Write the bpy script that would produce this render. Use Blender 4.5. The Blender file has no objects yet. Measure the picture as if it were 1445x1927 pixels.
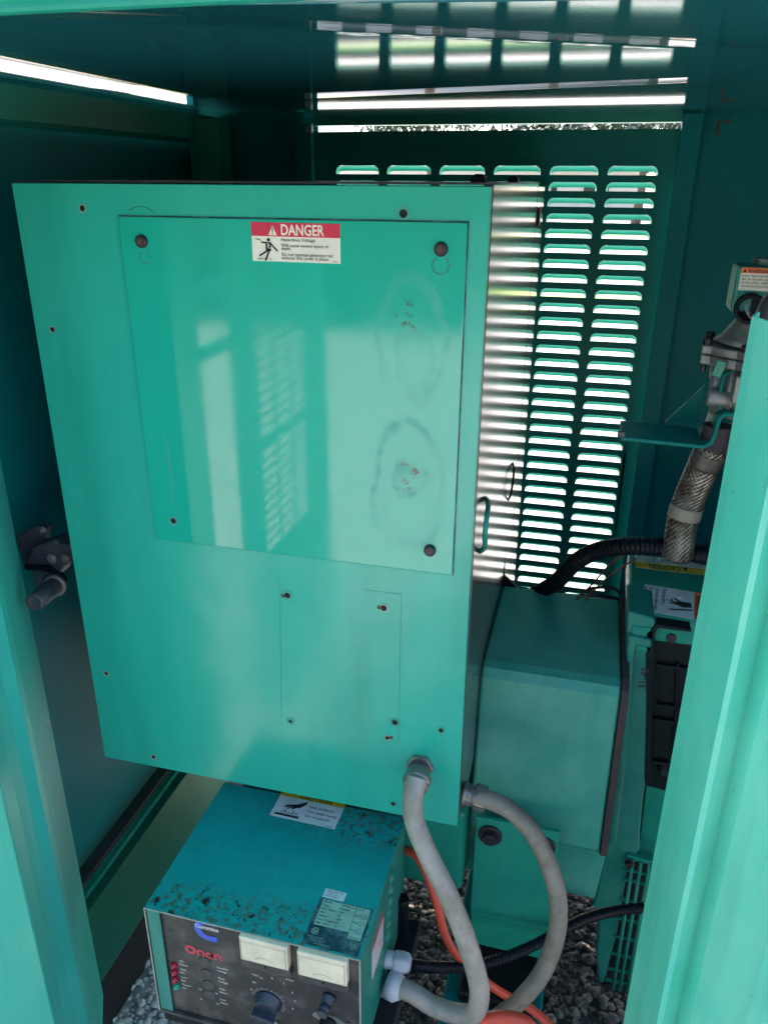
import bpy, bmesh, math, random
from mathutils import Vector, Matrix
from mathutils.geometry import tessellate_polygon
random.seed(7)
S = bpy.context.scene
COL = S.collection
R = math.radians
GZ = 1.6                                   # height of the camera above the ground
# ------------------------------------------------------------------ camera
CAMM = Matrix(((0.96719471, 0.2539794, 0.00537147),
               (0.1031005, -0.37312308, -0.92203549),
               (-0.2321738, 0.89234166, -0.38706808)))
FPX = 1489.75
cam_d = bpy.data.cameras.new('camera'); cam = bpy.data.objects.new('camera', cam_d); COL.objects.link(cam)
rx, ry, rz = CAMM[0], -Vector(CAMM[1]), -Vector(CAMM[2])
cam.matrix_world = Matrix(((rx[0], ry[0], rz[0], 0), (rx[1], ry[1], rz[1], 0), (rx[2], ry[2], rz[2], GZ), (0, 0, 0, 1)))
cam_d.sensor_fit = 'VERTICAL'; cam_d.sensor_height = 36.0
cam_d.lens = FPX / 1927 * 36.0
cam_d.clip_start = 0.02; cam_d.clip_end = 500
S.camera = cam
# ------------------------------------------------------------------ sky, sun, exposure
SUN_EL, SUN_AZ = 52, 150                   # azimuth measured clockwise from +Y is 360-AZ side; see below
sun_dir = Vector((-0.42 * math.cos(R(SUN_EL)), 0.907 * math.cos(R(SUN_EL)), math.sin(R(SUN_EL))))  # from behind, a little left
W = bpy.data.worlds.new("World"); S.world = W; W.use_nodes = True
wn = W.node_tree.nodes; bg = wn['Background']
sky = wn.new('ShaderNodeTexSky'); sky.sky_type = 'NISHITA'; sky.sun_disc = False
sky.sun_elevation = R(SUN_EL); sky.sun_rotation = math.atan2(sun_dir.x, sun_dir.y)
sky.air_density = 1.0; sky.dust_density = 1.5; sky.ozone_density = 1.0
W.node_tree.links.new(sky.outputs[0], bg.inputs[0]); bg.inputs[1].default_value = 0.12
sl = bpy.data.lights.new('sun', 'SUN'); sl.energy = 4.2; sl.angle = R(0.5); sl.color = (1.0, 0.95, 0.87)
so = bpy.data.objects.new('sun', sl); COL.objects.link(so)
so.rotation_euler = sun_dir.to_track_quat('Z', 'Y').to_euler(); so.location = (0, 0, 8)
S.view_settings.view_transform = 'Standard'; S.view_settings.look = 'None'
S.view_settings.exposure = 2.68; S.view_settings.gamma = 1.0
S.cycles.max_bounces = 10; S.cycles.diffuse_bounces = 6; S.cycles.glossy_bounces = 5

# ------------------------------------------------------------------ helpers
def ray(px, py):
    c = Vector(((px - 722.5) / FPX, (py - 963.5) / FPX, 1.0))
    return CAMM.transposed() @ c
def U(px, py, **k):                        # a surveyed point: where the sight line meets a plane of the machine
    d = ray(px, py); a, v = list(k.items())[0]; i = 'XYZ'.index(a)
    p = d * (v / d[i]); p.z += GZ if a != 'Z' else GZ
    return p
def V(x, y, z): return Vector((x, y, z + GZ))

def meta(o, label=None, cat=None, group=None, kind=None):
    if label: o['label'] = label
    if cat: o['category'] = cat
    if group: o['group'] = group
    if kind: o['kind'] = kind
    return o
def thing(name, label, cat, base, group=None):
    o = bpy.data.objects.new(name, None); COL.objects.link(o); o.location = base
    o.empty_display_size = .05
    return meta(o, label, cat, group)
def wbase(o):
    b = Vector((0, 0, 0))
    while o is not None:
        b += o.location; o = o.parent
    return b
class MB:
    def __init__(s): s.b = bmesh.new(); s.uv = None
    def face(s, pts, smooth=False):
        f = s.b.faces.new([s.b.verts.new(p) for p in pts]); f.smooth = smooth; return s
    def box(s, x0, x1, y0, y1, z0, z1):
        v = [s.b.verts.new((x, y, z + GZ)) for z in (z0, z1) for y in (y0, y1) for x in (x0, x1)]
        for q in ((0, 2, 3, 1), (4, 5, 7, 6), (0, 1, 5, 4), (2, 6, 7, 3), (0, 4, 6, 2), (1, 3, 7, 5)):
            s.b.faces.new([v[i] for i in q])
        return s
    def obox(s, o, u, v, w):               # oriented box: corner + three edge vectors
        P = [o + u * a + v * b + w * c for c in (0, 1) for b in (0, 1) for a in (0, 1)]
        vs = [s.b.verts.new(p) for p in P]
        for q in ((0, 2, 3, 1), (4, 5, 7, 6), (0, 1, 5, 4), (2, 6, 7, 3), (0, 4, 6, 2), (1, 3, 7, 5)):
            s.b.faces.new([vs[i] for i in q])
        return s
    def prism(s, pts, ext):                # closed polygon pushed along ext
        a = [s.b.verts.new(p) for p in pts]; c = [s.b.verts.new(Vector(p) + ext) for p in pts]; n = len(a)
        s.b.faces.new(a[::-1]); s.b.faces.new(c)
        for i in range(n): s.b.faces.new([a[i], a[(i + 1) % n], c[(i + 1) % n], c[i]])
        return s
    def sheet(s, pts, ext, t=0.002):       # folded sheet: open polyline in a plane, pushed along ext, given thickness
        pts = [Vector(p) for p in pts]; e = ext.normalized(); off = []
        for i, p in enumerate(pts):
            ds = []
            if i > 0: ds.append((pts[i] - pts[i - 1]).normalized())
            if i < len(pts) - 1: ds.append((pts[i + 1] - pts[i]).normalized())
            nn = Vector((0, 0, 0))
            for d in ds: nn += d.cross(e)
            nn.normalize(); k = max(.35, nn.dot(ds[0].cross(e)))
            off.append(p + nn * (t / k))
        return s.prism(pts + off[::-1], ext)
    def cyl(s, a, b, r, n=20, r2=None, smooth=True):
        a, b = Vector(a), Vector(b); d = (b - a).normalized(); q = d.to_track_quat('Z', 'Y')
        r2 = r if r2 is None else r2
        A = [s.b.verts.new(a + q @ Vector((r * math.cos(2 * math.pi * i / n), r * math.sin(2 * math.pi * i / n), 0))) for i in range(n)]
        B = [s.b.verts.new(b + q @ Vector((r2 * math.cos(2 * math.pi * i / n), r2 * math.sin(2 * math.pi * i / n), 0))) for i in range(n)]
        s.b.faces.new(A[::-1]); s.b.faces.new(B)
        for i in range(n):
            f = s.b.faces.new([A[i], A[(i + 1) % n], B[(i + 1) % n], B[i]]); f.smooth = smooth
        return s
    def lathe(s, a, d, prof, n=28):        # prof: (distance along d, radius)
        a = Vector(a); q = Vector(d).normalized().to_track_quat('Z', 'Y'); rings = []
        for h, r in prof:
            rings.append([s.b.verts.new(a + q @ Vector((r * math.cos(2 * math.pi * i / n), r * math.sin(2 * math.pi * i / n), h))) for i in range(n)])
        for k in range(len(rings) - 1):
            for i in range(n):
                f = s.b.faces.new([rings[k][i], rings[k][(i + 1) % n], rings[k + 1][(i + 1) % n], rings[k + 1][i]]); f.smooth = True
        s.b.faces.new(rings[0][::-1]); s.b.faces.new(rings[-1])
        return s
    def tube(s, path, rad, n=14, cap=True):
        m = len(path); rings = []; up = Vector((0.3, 0.1, 1)).normalized(); L = 0
        T0 = (path[1] - path[0]).normalized(); N = T0.cross(up).normalized()
        uvl = s.b.loops.layers.uv.verify(); ls = []
        for i, p in enumerate(path):
            T = (path[min(i + 1, m - 1)] - path[max(i - 1, 0)]).normalized()
            N = (N - T * N.dot(T)).normalized(); B = T.cross(N)
            r = rad(i) if callable(rad) else rad
            if i: L += (p - path[i - 1]).length
            ls.append(L)
            rings.append([s.b.verts.new(p + N * r * math.cos(2 * math.pi * j / n) + B * r * math.sin(2 * math.pi * j / n)) for j in range(n)])
        for k in range(m - 1):
            for j in range(n):
                f = s.b.faces.new([rings[k][j], rings[k][(j + 1) % n], rings[k + 1][(j + 1) % n], rings[k + 1][j]]); f.smooth = True
                for lp, (uu, vv) in zip(f.loops, ((j / n, ls[k]), ((j + 1) / n, ls[k]), ((j + 1) / n, ls[k + 1]), (j / n, ls[k + 1]))): lp[uvl].uv = (uu, vv)
        if cap: s.b.faces.new(rings[0][::-1]); s.b.faces.new(rings[-1])
        return s
    def build(s, name, mat, parent=None, bevel=0, seg=2, label=None, kind=None, rec=True):
        if rec: bmesh.ops.recalc_face_normals(s.b, faces=s.b.faces[:])
        base = wbase(parent) if parent else Vector((0, 0, 0))
        if parent is None:
            zs = [v.co for v in s.b.verts]
            base = Vector((sum(p.x for p in zs) / len(zs), sum(p.y for p in zs) / len(zs), min(p.z for p in zs)))
        bmesh.ops.translate(s.b, verts=s.b.verts[:], vec=-base)
        me = bpy.data.meshes.new(name); s.b.to_mesh(me); s.b.free()
        for mm in (mat if isinstance(mat, list) else [mat]): me.materials.append(mm)
        o = bpy.data.objects.new(name, me); COL.objects.link(o)
        if parent: o.parent = parent
        else: o.location = base
        if bevel:
            md = o.modifiers.new('bevel', 'BEVEL'); md.width = bevel; md.segments = seg; md.limit_method = 'ANGLE'; md.angle_limit = R(38)
            md.harden_normals = False
        if label: o['label'] = label
        if kind: o['kind'] = kind
        return o
def spline(pts, n=10):
    P = [pts[0] * 2 - pts[1]] + pts + [pts[-1] * 2 - pts[-2]]; out = []
    for i in range(1, len(P) - 2):
        a, b, c, d = P[i - 1], P[i], P[i + 1], P[i + 2]
        for k in range(n):
            t = k / n
            out.append(0.5 * ((2 * b) + (c - a) * t + (2 * a - 5 * b + 4 * c - d) * t * t + (3 * b - a - 3 * c + d) * t ** 3))
    out.append(pts[-1]); return out
def resample(path, step):
    out = [path[0]]; acc = 0
    for i in range(1, len(path)):
        a, b = path[i - 1], path[i]; l = (b - a).length
        while acc + l >= step:
            t = (step - acc) / l; a = a.lerp(b, t); out.append(a.copy()); l = (b - a).length; acc = 0
        acc += l
    return out
def loom_path(pts, step=.0011): return resample(spline(pts, 24), step)

# text, once per string, as flat polygons
_tc = {}
def text_geo(s, bold=0.0, spacing=1.0):
    k = (s, bold, spacing)
    if k not in _tc:
        cu = bpy.data.curves.new('t', 'FONT'); cu.body = s; cu.size = 1; cu.offset = bold; cu.resolution_u = 3; cu.space_character = spacing
        ob = bpy.data.objects.new('t', cu); COL.objects.link(ob)
        me = bpy.data.meshes.new_from_object(ob.evaluated_get(bpy.context.evaluated_depsgraph_get()))
        vs = [v.co.copy() for v in me.vertices]; fs = [list(p.vertices) for p in me.polygons]
        bpy.data.objects.remove(ob); bpy.data.curves.remove(cu); bpy.data.meshes.remove(me)
        w = max([v.x for v in vs] + [.01]); _tc[k] = (vs, fs, w)
    return _tc[k]
class Decal:
    """flat print on a plane: o = lower left corner, u to the right, v up, n outward"""
    def __init__(s, o, u, v, lift=.0006):
        s.o, s.u, s.v = Vector(o), Vector(u).normalized(), Vector(v).normalized(); s.n = s.u.cross(s.v).normalized(); s.lift = lift; s.m = MB()
    def new(s, lift=None):
        d = Decal(s.o, s.u, s.v, s.lift if lift is None else lift); return d
    def P(s, a, b): return s.o + s.u * a + s.v * b + s.n * s.lift
    def text(s, str_, a, b, size, bold=0.0, width=None, sp=1.0):
        vs, fs, w = text_geo(str_, bold, sp); kx = size if width is None else width / w
        vv = [s.m.b.verts.new(s.P(a + p.x * kx, b + p.y * size)) for p in vs]
        for f in fs:
            try: s.m.b.faces.new([vv[i] for i in f])
            except ValueError: pass
        return s
    def poly(s, pts): s.m.face([s.P(*p) for p in pts]); return s
    def rect(s, a, b, w, h): return s.poly([(a, b), (a + w, b), (a + w, b + h), (a, b + h)])
    def line(s, a, b, c, d, t):
        e = Vector((c - a, d - b)); l = e.length; e /= l; nx, ny = -e.y * t / 2, e.x * t / 2
        return s.poly([(a - nx, b - ny), (c - nx, d - ny), (c + nx, d + ny), (a + nx, b + ny)])
    def ring(s, a, b, r0, r1, a0=0, a1=360, n=24):
        for i in range(n):
            t0, t1 = R(a0 + (a1 - a0) * i / n), R(a0 + (a1 - a0) * (i + 1) / n)
            q = [(a + r1 * math.cos(t0), b + r1 * math.sin(t0)), (a + r1 * math.cos(t1), b + r1 * math.sin(t1))]
            if r0 > 0: q += [(a + r0 * math.cos(t1), b + r0 * math.sin(t1)), (a + r0 * math.cos(t0), b + r0 * math.sin(t0))]
            else: q += [(a, b)]
            s.poly(q)
        return s
    def build(s, name, mat, parent, label=None): return s.m.build(name, mat, parent, rec=False, label=label)
def corner_frame(pxs, **k):                # label seen at four corners TL,TR,BR,BL -> origin, u, v, w, h
    tl, tr, br, bl = [U(*p, **k) for p in pxs]
    u = ((tr - tl) + (br - bl)) / 2; v = ((tl - bl) + (tr - br)) / 2
    w, h = u.length, v.length; u.normalize(); v = (v - u * v.dot(u)).normalized()
    c = (tl + tr + br + bl) / 4
    return c - u * w / 2 - v * h / 2, u, v, w, h

# ------------------------------------------------------------------ materials
def nodes(name):
    m = bpy.data.materials.new(name); m.use_nodes = True; nt = m.node_tree; return m, nt, nt.nodes['Principled BSDF']
def N(nt, t, **k):
    n = nt.nodes.new(t)
    for a, v in k.items():
        if a in n.inputs: n.inputs[a].default_value = v
        else: setattr(n, a, v)
    return n
def noise(nt, scale, detail=3, rough=.55, vec=None, dist=0):
    n = N(nt, 'ShaderNodeTexNoise'); n.inputs['Scale'].default_value = scale; n.inputs['Detail'].default_value = detail
    n.inputs['Roughness'].default_value = rough; n.inputs['Distortion'].default_value = dist
    if vec is not None: nt.links.new(vec, n.inputs['Vector'])
    return n.outputs['Fac']
def ramp(nt, fac, a, b, ca=(0, 0, 0, 1), cb=(1, 1, 1, 1)):
    r = N(nt, 'ShaderNodeValToRGB'); r.color_ramp.elements[0].position = a; r.color_ramp.elements[1].position = b
    r.color_ramp.elements[0].color = ca; r.color_ramp.elements[1].color = cb; nt.links.new(fac, r.inputs[0]); return r.outputs[0]
def mix(nt, fac, c1, c2):
    m = N(nt, 'ShaderNodeMix', data_type='RGBA')
    def put(i, c):
        if isinstance(c, (tuple, list)): m.inputs[i].default_value = (*c[:3], 1)
        else: nt.links.new(c, m.inputs[i])
    if isinstance(fac, (int, float)): m.inputs[0].default_value = fac
    else: nt.links.new(fac, m.inputs[0])
    put(6, c1); put(7, c2); return m.outputs[2]
def math_(nt, op, a, b=None, c=None):
    n = N(nt, 'ShaderNodeMath', operation=op)
    for i, x in enumerate((a, b, c)):
        if x is None: continue
        if isinstance(x, (int, float)): n.inputs[i].default_value = x
        else: nt.links.new(x, n.inputs[i])
    return n.outputs[0]
def coord(nt, which='Object', scale=None):
    t = N(nt, 'ShaderNodeTexCoord').outputs[which]
    if scale:
        m = N(nt, 'ShaderNodeMapping'); m.inputs['Scale'].default_value = scale; nt.links.new(t, m.inputs['Vector']); t = m.outputs[0]
    return t
def bump(nt, bs, h, strength, dist=.001, prev=None):
    b = N(nt, 'ShaderNodeBump'); b.inputs['Strength'].default_value = strength; b.inputs['Distance'].default_value = dist
    nt.links.new(h, b.inputs['Height'])
    if prev: nt.links.new(prev, b.inputs['Normal'])
    nt.links.new(b.outputs[0], bs.inputs['Normal']); return b.outputs[0]
def dist_to(nt, vec, p, sc=(1, 1, 1)):
    m = N(nt, 'ShaderNodeMapping'); m.vector_type = 'POINT'
    m.inputs['Location'].default_value = [-a * b for a, b in zip(p, sc)]; m.inputs['Scale'].default_value = sc
    nt.links.new(vec, m.inputs['Vector'])
    v = N(nt, 'ShaderNodeVectorMath', operation='LENGTH'); nt.links.new(m.outputs[0], v.inputs[0]); return v.outputs['Value']

def paint(name, base=(0.012, 0.27, 0.19), faded=(0.06, 0.36, 0.27), rough=(.28, .42), orange=.12, dust=.35, coat=0.0, scale=5, grime=.25, marks=None, streak=False, extra=None, spec=.5, ior=1.5, wavy=0):
    IOR_ = ior
    m, nt, b = nodes(name)
    v = coord(nt)
    n1 = noise(nt, scale, 5, .6, v); n2 = noise(nt, scale * 6, 4, .65, v)
    vs = coord(nt, 'Object', (1, 1, .12)); n3 = noise(nt, scale * 5, 3, .6, vs)
    f = math_(nt, 'MULTIPLY', ramp(nt, n1, .42, .68), dust)
    c = mix(nt, f, base, faded)
    g = math_(nt, 'MULTIPLY', ramp(nt, n3, .5, .75), grime)
    c = mix(nt, g, c, tuple(x * .62 for x in base))
    sp = ramp(nt, noise(nt, 180, 2, .5, v), .74, .78)
    c = mix(nt, math_(nt, 'MULTIPLY', sp, .5), c, (.02, .10, .08))
    if extra: c = extra(nt, v, c)
    nt.links.new(c, b.inputs['Base Color'])
    rr = math_(nt, 'MULTIPLY_ADD', n2, rough[1] - rough[0], rough[0])
    rr = math_(nt, 'MULTIPLY_ADD', f, .25 if not streak else .02, rr)
    if extra and 'MASKS' in globals() and MASKS[0] is not None: rr = math_(nt, 'MULTIPLY_ADD', MASKS[0], .30, rr); MASKS[0] = None
    nt.links.new(rr, b.inputs['Roughness'])
    if streak:
        h = noise(nt, 60, 3, .6, coord(nt, 'Object', (.06, 1, 1)))
        h = math_(nt, 'ADD', h, noise(nt, 420, 2, .5, v))
        bump(nt, b, h, orange, .0008)
    else:
        pv = bump(nt, b, noise(nt, 330, 2, .45, v), orange, .0009)
        if wavy: bump(nt, b, noise(nt, 5.5, 2, .5, v), wavy, .02, pv)
    b.inputs['Coat Weight'].default_value = coat; b.inputs['Coat Roughness'].default_value = .08
    b.inputs['Specular IOR Level'].default_value = spec; b.inputs['IOR'].default_value = IOR_
    return m
def plain(name, col, rough=.5, metal=0, var=.2, scale=40, bmp=.1, bscale=200, dirt=None, dirt_amt=.4, spec=.5):
    m, nt, b = nodes(name); v = coord(nt)
    n = noise(nt, scale, 4, .6, v)
    c = mix(nt, n, tuple(x * (1 - var) for x in col), tuple(min(1, x * (1 + var)) for x in col))
    if dirt: c = mix(nt, math_(nt, 'MULTIPLY', ramp(nt, noise(nt, scale * .6, 5, .7, v), .45, .65), dirt_amt), c, dirt)
    nt.links.new(c, b.inputs['Base Color']); b.inputs['Metallic'].default_value = metal
    nt.links.new(math_(nt, 'MULTIPLY_ADD', noise(nt, scale * 2, 3, .6, v), .25, max(.02, rough - .12)), b.inputs['Roughness'])
    b.inputs['Specular IOR Level'].default_value = spec
    if bmp: bump(nt, b, noise(nt, bscale, 3, .6, v), bmp, .001)
    return m
M = {}
M['green'] = paint('green_paint', ior=1.35)  # copies below go lighter on lit fronts, darker inside: light put into colour
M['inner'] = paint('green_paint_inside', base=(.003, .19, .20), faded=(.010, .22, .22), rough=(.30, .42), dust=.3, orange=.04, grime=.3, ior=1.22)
M['roof'] = paint('green_paint_roof', base=(.018, .135, .165), faded=(.03, .16, .19), rough=(.04, .06), orange=.014, streak=True, dust=.25, spec=1.0)
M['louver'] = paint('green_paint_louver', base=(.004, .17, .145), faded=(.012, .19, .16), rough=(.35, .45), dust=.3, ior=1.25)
M['hood'] = paint('sunlit_green_louver', base=(.06, .42, .33), faded=(.12, .5, .4), rough=(.4, .5), dust=.5)  # lighter copy of the louver green, bounced daylight put into its colour
M['door'] = paint('green_paint_door', base=(.10, .58, .42), faded=(.22, .65, .48), rough=(.25, .38), dust=.7, scale=6, orange=.08, grime=.5, wavy=.15)  # door green lightened, open-sky light put into the base colour
M['jamb'] = paint('green_paint_jamb', base=(.05, .50, .42), faded=(.08, .52, .44), rough=(.35, .45), dust=.4, scale=5, grime=.35, ior=1.25)
M['cast'] = paint('green_paint_casting', base=(.012, .22, .17), faded=(.05, .3, .24), rough=(.35, .5), dust=.6, scale=14, orange=.9)
M['shroud'] = paint('green_paint_shroud', base=(.03, .30, .225), faded=(.13, .42, .33), rough=(.35, .45), dust=.6, scale=7)
# control box, front skin: dulled
M['boxfront'] = paint('green_paint_box_front', base=(.024, .42, .305), faded=(.06, .46, .34), rough=(.13, .24), orange=.04, dust=.35, scale=2.2, grime=.4, spec=.6, wavy=.18)
BOXB = V(-.4135, .9, -.883)
MASKS = [None]
def cover_marks(nt, v, c):
    w = N(nt, 'ShaderNodeTexNoise'); w.inputs['Scale'].default_value = 14; nt.links.new(v, w.inputs['Vector'])
    vv = N(nt, 'ShaderNodeVectorMath', operation='MULTIPLY_ADD'); nt.links.new(w.outputs['Color'], vv.inputs[0]); vv.inputs[1].default_value = (.035, 0, .05); nt.links.new(v, vv.inputs[2])
    wv = vv.outputs[0]; MASK = None; brk = ramp(nt, noise(nt, 24, 5, .65, v), .36, .62)
    for (px, py, r0, r1, sc, spot, am) in ((772, 652, .0360, .0378, (1, 0, .52), 0, .55), (776, 690, .0175, .0190, (1, 0, .5), 0, .5), (772, 597, .004, .0045, (1, 0, 1), .0085, 0),
                                           (768, 922, .0420, .0460, (1, 0, .55), 0, .9), (768, 930, .030, .0312, (1, 0, .5), 0, .4), (771, 905, 0, .0215, (1, 0, .85), .0095, .9)):
        p = U(px, py, Y=.893) - BOXB; p = Vector((p.x + .0175, p.y, p.z + .025))
        d = dist_to(nt, wv, p, sc)
        rg = math_(nt, 'SUBTRACT', 1.0, ramp(nt, d, r1, r1 * 1.12))
        if r0: rg = math_(nt, 'MULTIPLY', ramp(nt, d, r0 * .85, r0), rg)
        rg = math_(nt, 'MULTIPLY', math_(nt, 'MULTIPLY', rg, brk), am); MASK = rg if MASK is None else math_(nt, 'MAXIMUM', MASK, rg)
        c = mix(nt, math_(nt, 'MULTIPLY', rg, .55), c, (.006, .25, .21))
        if spot:
            dd = math_(nt, 'SUBTRACT', 1.0, ramp(nt, d, spot * 1.0, spot * 2.2))
            sp = ramp(nt, noise(nt, 130, 4, .7, v), .56, .64)
            c = mix(nt, math_(nt, 'MULTIPLY', dd, sp), c, (.07, .045, .035))
    MASKS[0] = MASK
    # long scrape down the left side
    p = U(322, 850, Y=.893) - BOXB
    d = dist_to(nt, wv, Vector((p.x + .013, 0, p.z)), (1, 0, .06))
    s = math_(nt, 'SUBTRACT', 1.0, ramp(nt, d, .0015, .003))
    return mix(nt, math_(nt, 'MULTIPLY', s, .5), c, (.10, .32, .28))
M['cover'] = paint('green_gloss_cover', base=(.012, .41, .285), faded=(.026, .43, .30), rough=(.03, .05), orange=.022, dust=.3, grime=.1, scale=3, extra=cover_marks, spec=.72)
# battery charger top with chipped paint
CHB = V(-.371, .704, -1.16)
def chips(nt, v, c):
    sep = N(nt, 'ShaderNodeSeparateXYZ'); nt.links.new(v, sep.inputs[0])
    y = math_(nt, 'MULTIPLY_ADD', math_(nt, 'SUBTRACT', noise(nt, 18, 3, .6, v), .5), .06, sep.outputs['Y'])
    front = math_(nt, 'SUBTRACT', 1.0, ramp(nt, y, .035, .07)); back = ramp(nt, y, .165, .215)
    xr = ramp(nt, math_(nt, 'ADD', sep.outputs['X'], .5), .40, .56)
    mask = math_(nt, 'MAXIMUM', front, math_(nt, 'MULTIPLY', back, xr))
    big = math_(nt, 'MULTIPLY', ramp(nt, noise(nt, 85, 3, .6, v, .6), .605, .62), mask)
    n2 = noise(nt, 95, 5, .65, v, .3)
    stain = math_(nt, 'MULTIPLY', ramp(nt, n2, .47, .60), mask)
    c = mix(nt, math_(nt, 'MULTIPLY', stain, .8), c, (.10, .075, .035))
    dull = math_(nt, 'MULTIPLY', ramp(nt, noise(nt, 14, 5, .6, v), .45, .7), .5)
    c = mix(nt, dull, c, (.02, .27, .26))
    return mix(nt, big, c, (.022, .014, .02))
M['charger'] = paint('blue_green_chipped_paint', base=(.004, .36, .34), faded=(.012, .38, .36), rough=(.22, .34), orange=.25, extra=chips, scale=6)  # top tinted bluer than the sides: sky reflection put into the base colour
M['charger_side'] = paint('scratched_green_paint', base=(.012, .23, .18), faded=(.05, .28, .23), rough=(.35, .5), orange=.6, scale=18, dust=.7, grime=.6)
# bare sheet metal with vertical rolling streaks
def sheetmetal():
    m, nt, b = nodes('bare_sheet_metal'); v = coord(nt, 'Object', (1, 1, .02))
    n = noise(nt, 130, 4, .7, v)
    c = mix(nt, ramp(nt, n, .3, .7), (.12, .105, .095), (.25, .22, .20))
    n2 = noise(nt, 45, 3, .6, coord(nt)); c = mix(nt, math_(nt, 'MULTIPLY', n2, .25), c, (.12, .15, .13))
    nt.links.new(c, b.inputs['Base Color']); b.inputs['Metallic'].default_value = .6
    nt.links.new(math_(nt, 'MULTIPLY_ADD', n, .14, .10), b.inputs['Roughness'])
    bump(nt, b, n, .05, .0004); return m
M['metal'] = sheetmetal()
M['steel'] = plain('zinc_fitting', (.30, .27, .25), .36, .6, .25, 60, .2, 300, dirt=(.10, .08, .07))
M['alu'] = plain('cast_aluminium', (.34, .31, .29), .5, .6, .25, 30, .35, 260, dirt=(.07, .06, .055))
M['dark'] = plain('black_zinc_bolt', (.035, .028, .038), .4, .4, .3, 80, .2, 300, dirt=(.09, .05, .045))
M['black'] = plain('black_plastic', (.005, .007, .011), .45, 0, .2, 40, .15, 200, spec=.25)
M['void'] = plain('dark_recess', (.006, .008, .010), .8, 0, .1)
M['rubber'] = plain('brown_black_gasket', (.045, .03, .035), .7, 0, .25, 60, .3, 200, dirt=(.10, .05, .03))
M['latch'] = plain('black_chromate_latch', (.075, .068, .09), .42, .35, .3, 50, .3, 180, dirt=(.12, .09, .08), dirt_amt=.5)
M['conduit'] = plain('grey_pvc_conduit', (.40, .345, .30), .42, 0, .1, 20, .06, 90, dirt=(.20, .16, .12), dirt_amt=.7)
M['conduit_tan'] = plain('weathered_conduit', (.29, .235, .19), .5, 0, .12, 26, .1, 110, dirt=(.13, .09, .07), dirt_amt=.75)
M['red'] = plain('orange_red_cable', (.75, .075, .04), .38, 0, .12, 20, .05)
M['redwire'] = plain('dark_red_wire', (.25, .02, .03), .4, 0, .1)
M['white'] = plain('label_white', (.88, .80, .66), .35, 0, .05, 30, .08, 120, dirt=(.55, .48, .38), dirt_amt=.3)
M['white2'] = plain('label_grey_white', (.78, .77, .78), .4, 0, .06, 40, .3, 60, dirt=(.5, .48, .47), dirt_amt=.5)
M['labelred'] = plain('label_red', (.68, .025, .07), .3, 0, .05)
M['labelorange'] = plain('label_orange', (.80, .15, .05), .4, 0, .05)
M['labelyellow'] = plain('label_yellow', (.72, .42, .02), .4, 0, .08)
M['ink'] = plain('print_black', (.02, .02, .025), .5, 0, .1)
M['inkw'] = plain('print_white', (.68, .66, .60), .5, 0, .1)
M['blue'] = plain('print_blue', (.02, .10, .62), .4, 0, .05)
M['redprint'] = plain('print_red', (.66, .03, .06), .4, 0, .06)
M['panel'] = plain('dusty_black_panel', (.034, .030, .030), .55, 0, .3, 25, .2, 160, dirt=(.13, .11, .10), dirt_amt=.85)
M['bezel'] = plain('dusty_black_bezel', (.05, .046, .045), .5, 0, .2, 40, .1, 160, dirt=(.12, .10, .09), dirt_amt=.6)
M['meter'] = plain('yellowed_meter_face', (.95, .80, .58), .3, 0, .05, 20, 0, 40, dirt=(.55, .45, .34), dirt_amt=.5)
M['knob'] = plain('blue_black_knob', (.02, .028, .055), .35, 0, .2, 50, .1, dirt=(.12, .11, .12), dirt_amt=.4)
M['lampred'] = plain('red_lamp', (.45, .012, .04), .25, 0, .15)
M['lampgreen'] = plain('green_lamp', (.02, .34, .22), .3, 0, .15)
M['plate'] = plain('pale_green_rating_plate', (.42, .62, .50), .35, .1, .08, 30, .05, 100, dirt=(.25, .3, .22), dirt_amt=.5)
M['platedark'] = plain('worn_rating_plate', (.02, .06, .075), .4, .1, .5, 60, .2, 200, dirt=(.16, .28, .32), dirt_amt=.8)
M['gland'] = plain('grey_nylon_gland', (.55, .55, .60), .45, 0, .06)
M['tapefoil'] = plain('masking_tape', (.30, .24, .19), .55, 0, .15, 60, .2, 90, dirt=(.2, .15, .1))
M['rust'] = plain('rust_brown', (.13, .06, .04), .8, .1, .4, 60, .5, 160)
M['primer'] = plain('dull_red_brown_rail', (.07, .05, .05), .6, .1, .2, 20, .2, 120, dirt=(.05, .09, .08))
M['olive'] = paint('olive_green_rail', base=(.018, .15, .10), faded=(.045, .17, .11), rough=(.4, .5), dust=.6, scale=10, ior=1.2)
M['rim'] = plain('worn_bright_edge', (.45, .45, .38), .5, .2, .3, 90, .2, 200, dirt=(.2, .12, .06))
def ribbed(m, per=.0032, st=.25):
    nt = m.node_tree; b = nt.nodes['Principled BSDF']
    sp = N(nt, 'ShaderNodeSeparateXYZ'); nt.links.new(N(nt, 'ShaderNodeTexCoord').outputs['UV'], sp.inputs[0])
    h = math_(nt, 'SINE', math_(nt, 'MULTIPLY', sp.outputs['Y'], 6.283 / per))
    bm2 = N(nt, 'ShaderNodeBump'); bm2.inputs['Strength'].default_value = st; bm2.inputs['Distance'].default_value = .0006
    nt.links.new(h, bm2.inputs['Height']); old = b.inputs['Normal'].links[0].from_socket; nt.links.new(old, bm2.inputs['Normal']); nt.links.new(bm2.outputs[0], b.inputs['Normal'])
ribbed(M['conduit'], .0036, .10); ribbed(M['conduit_tan'], .0036, .08)
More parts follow.
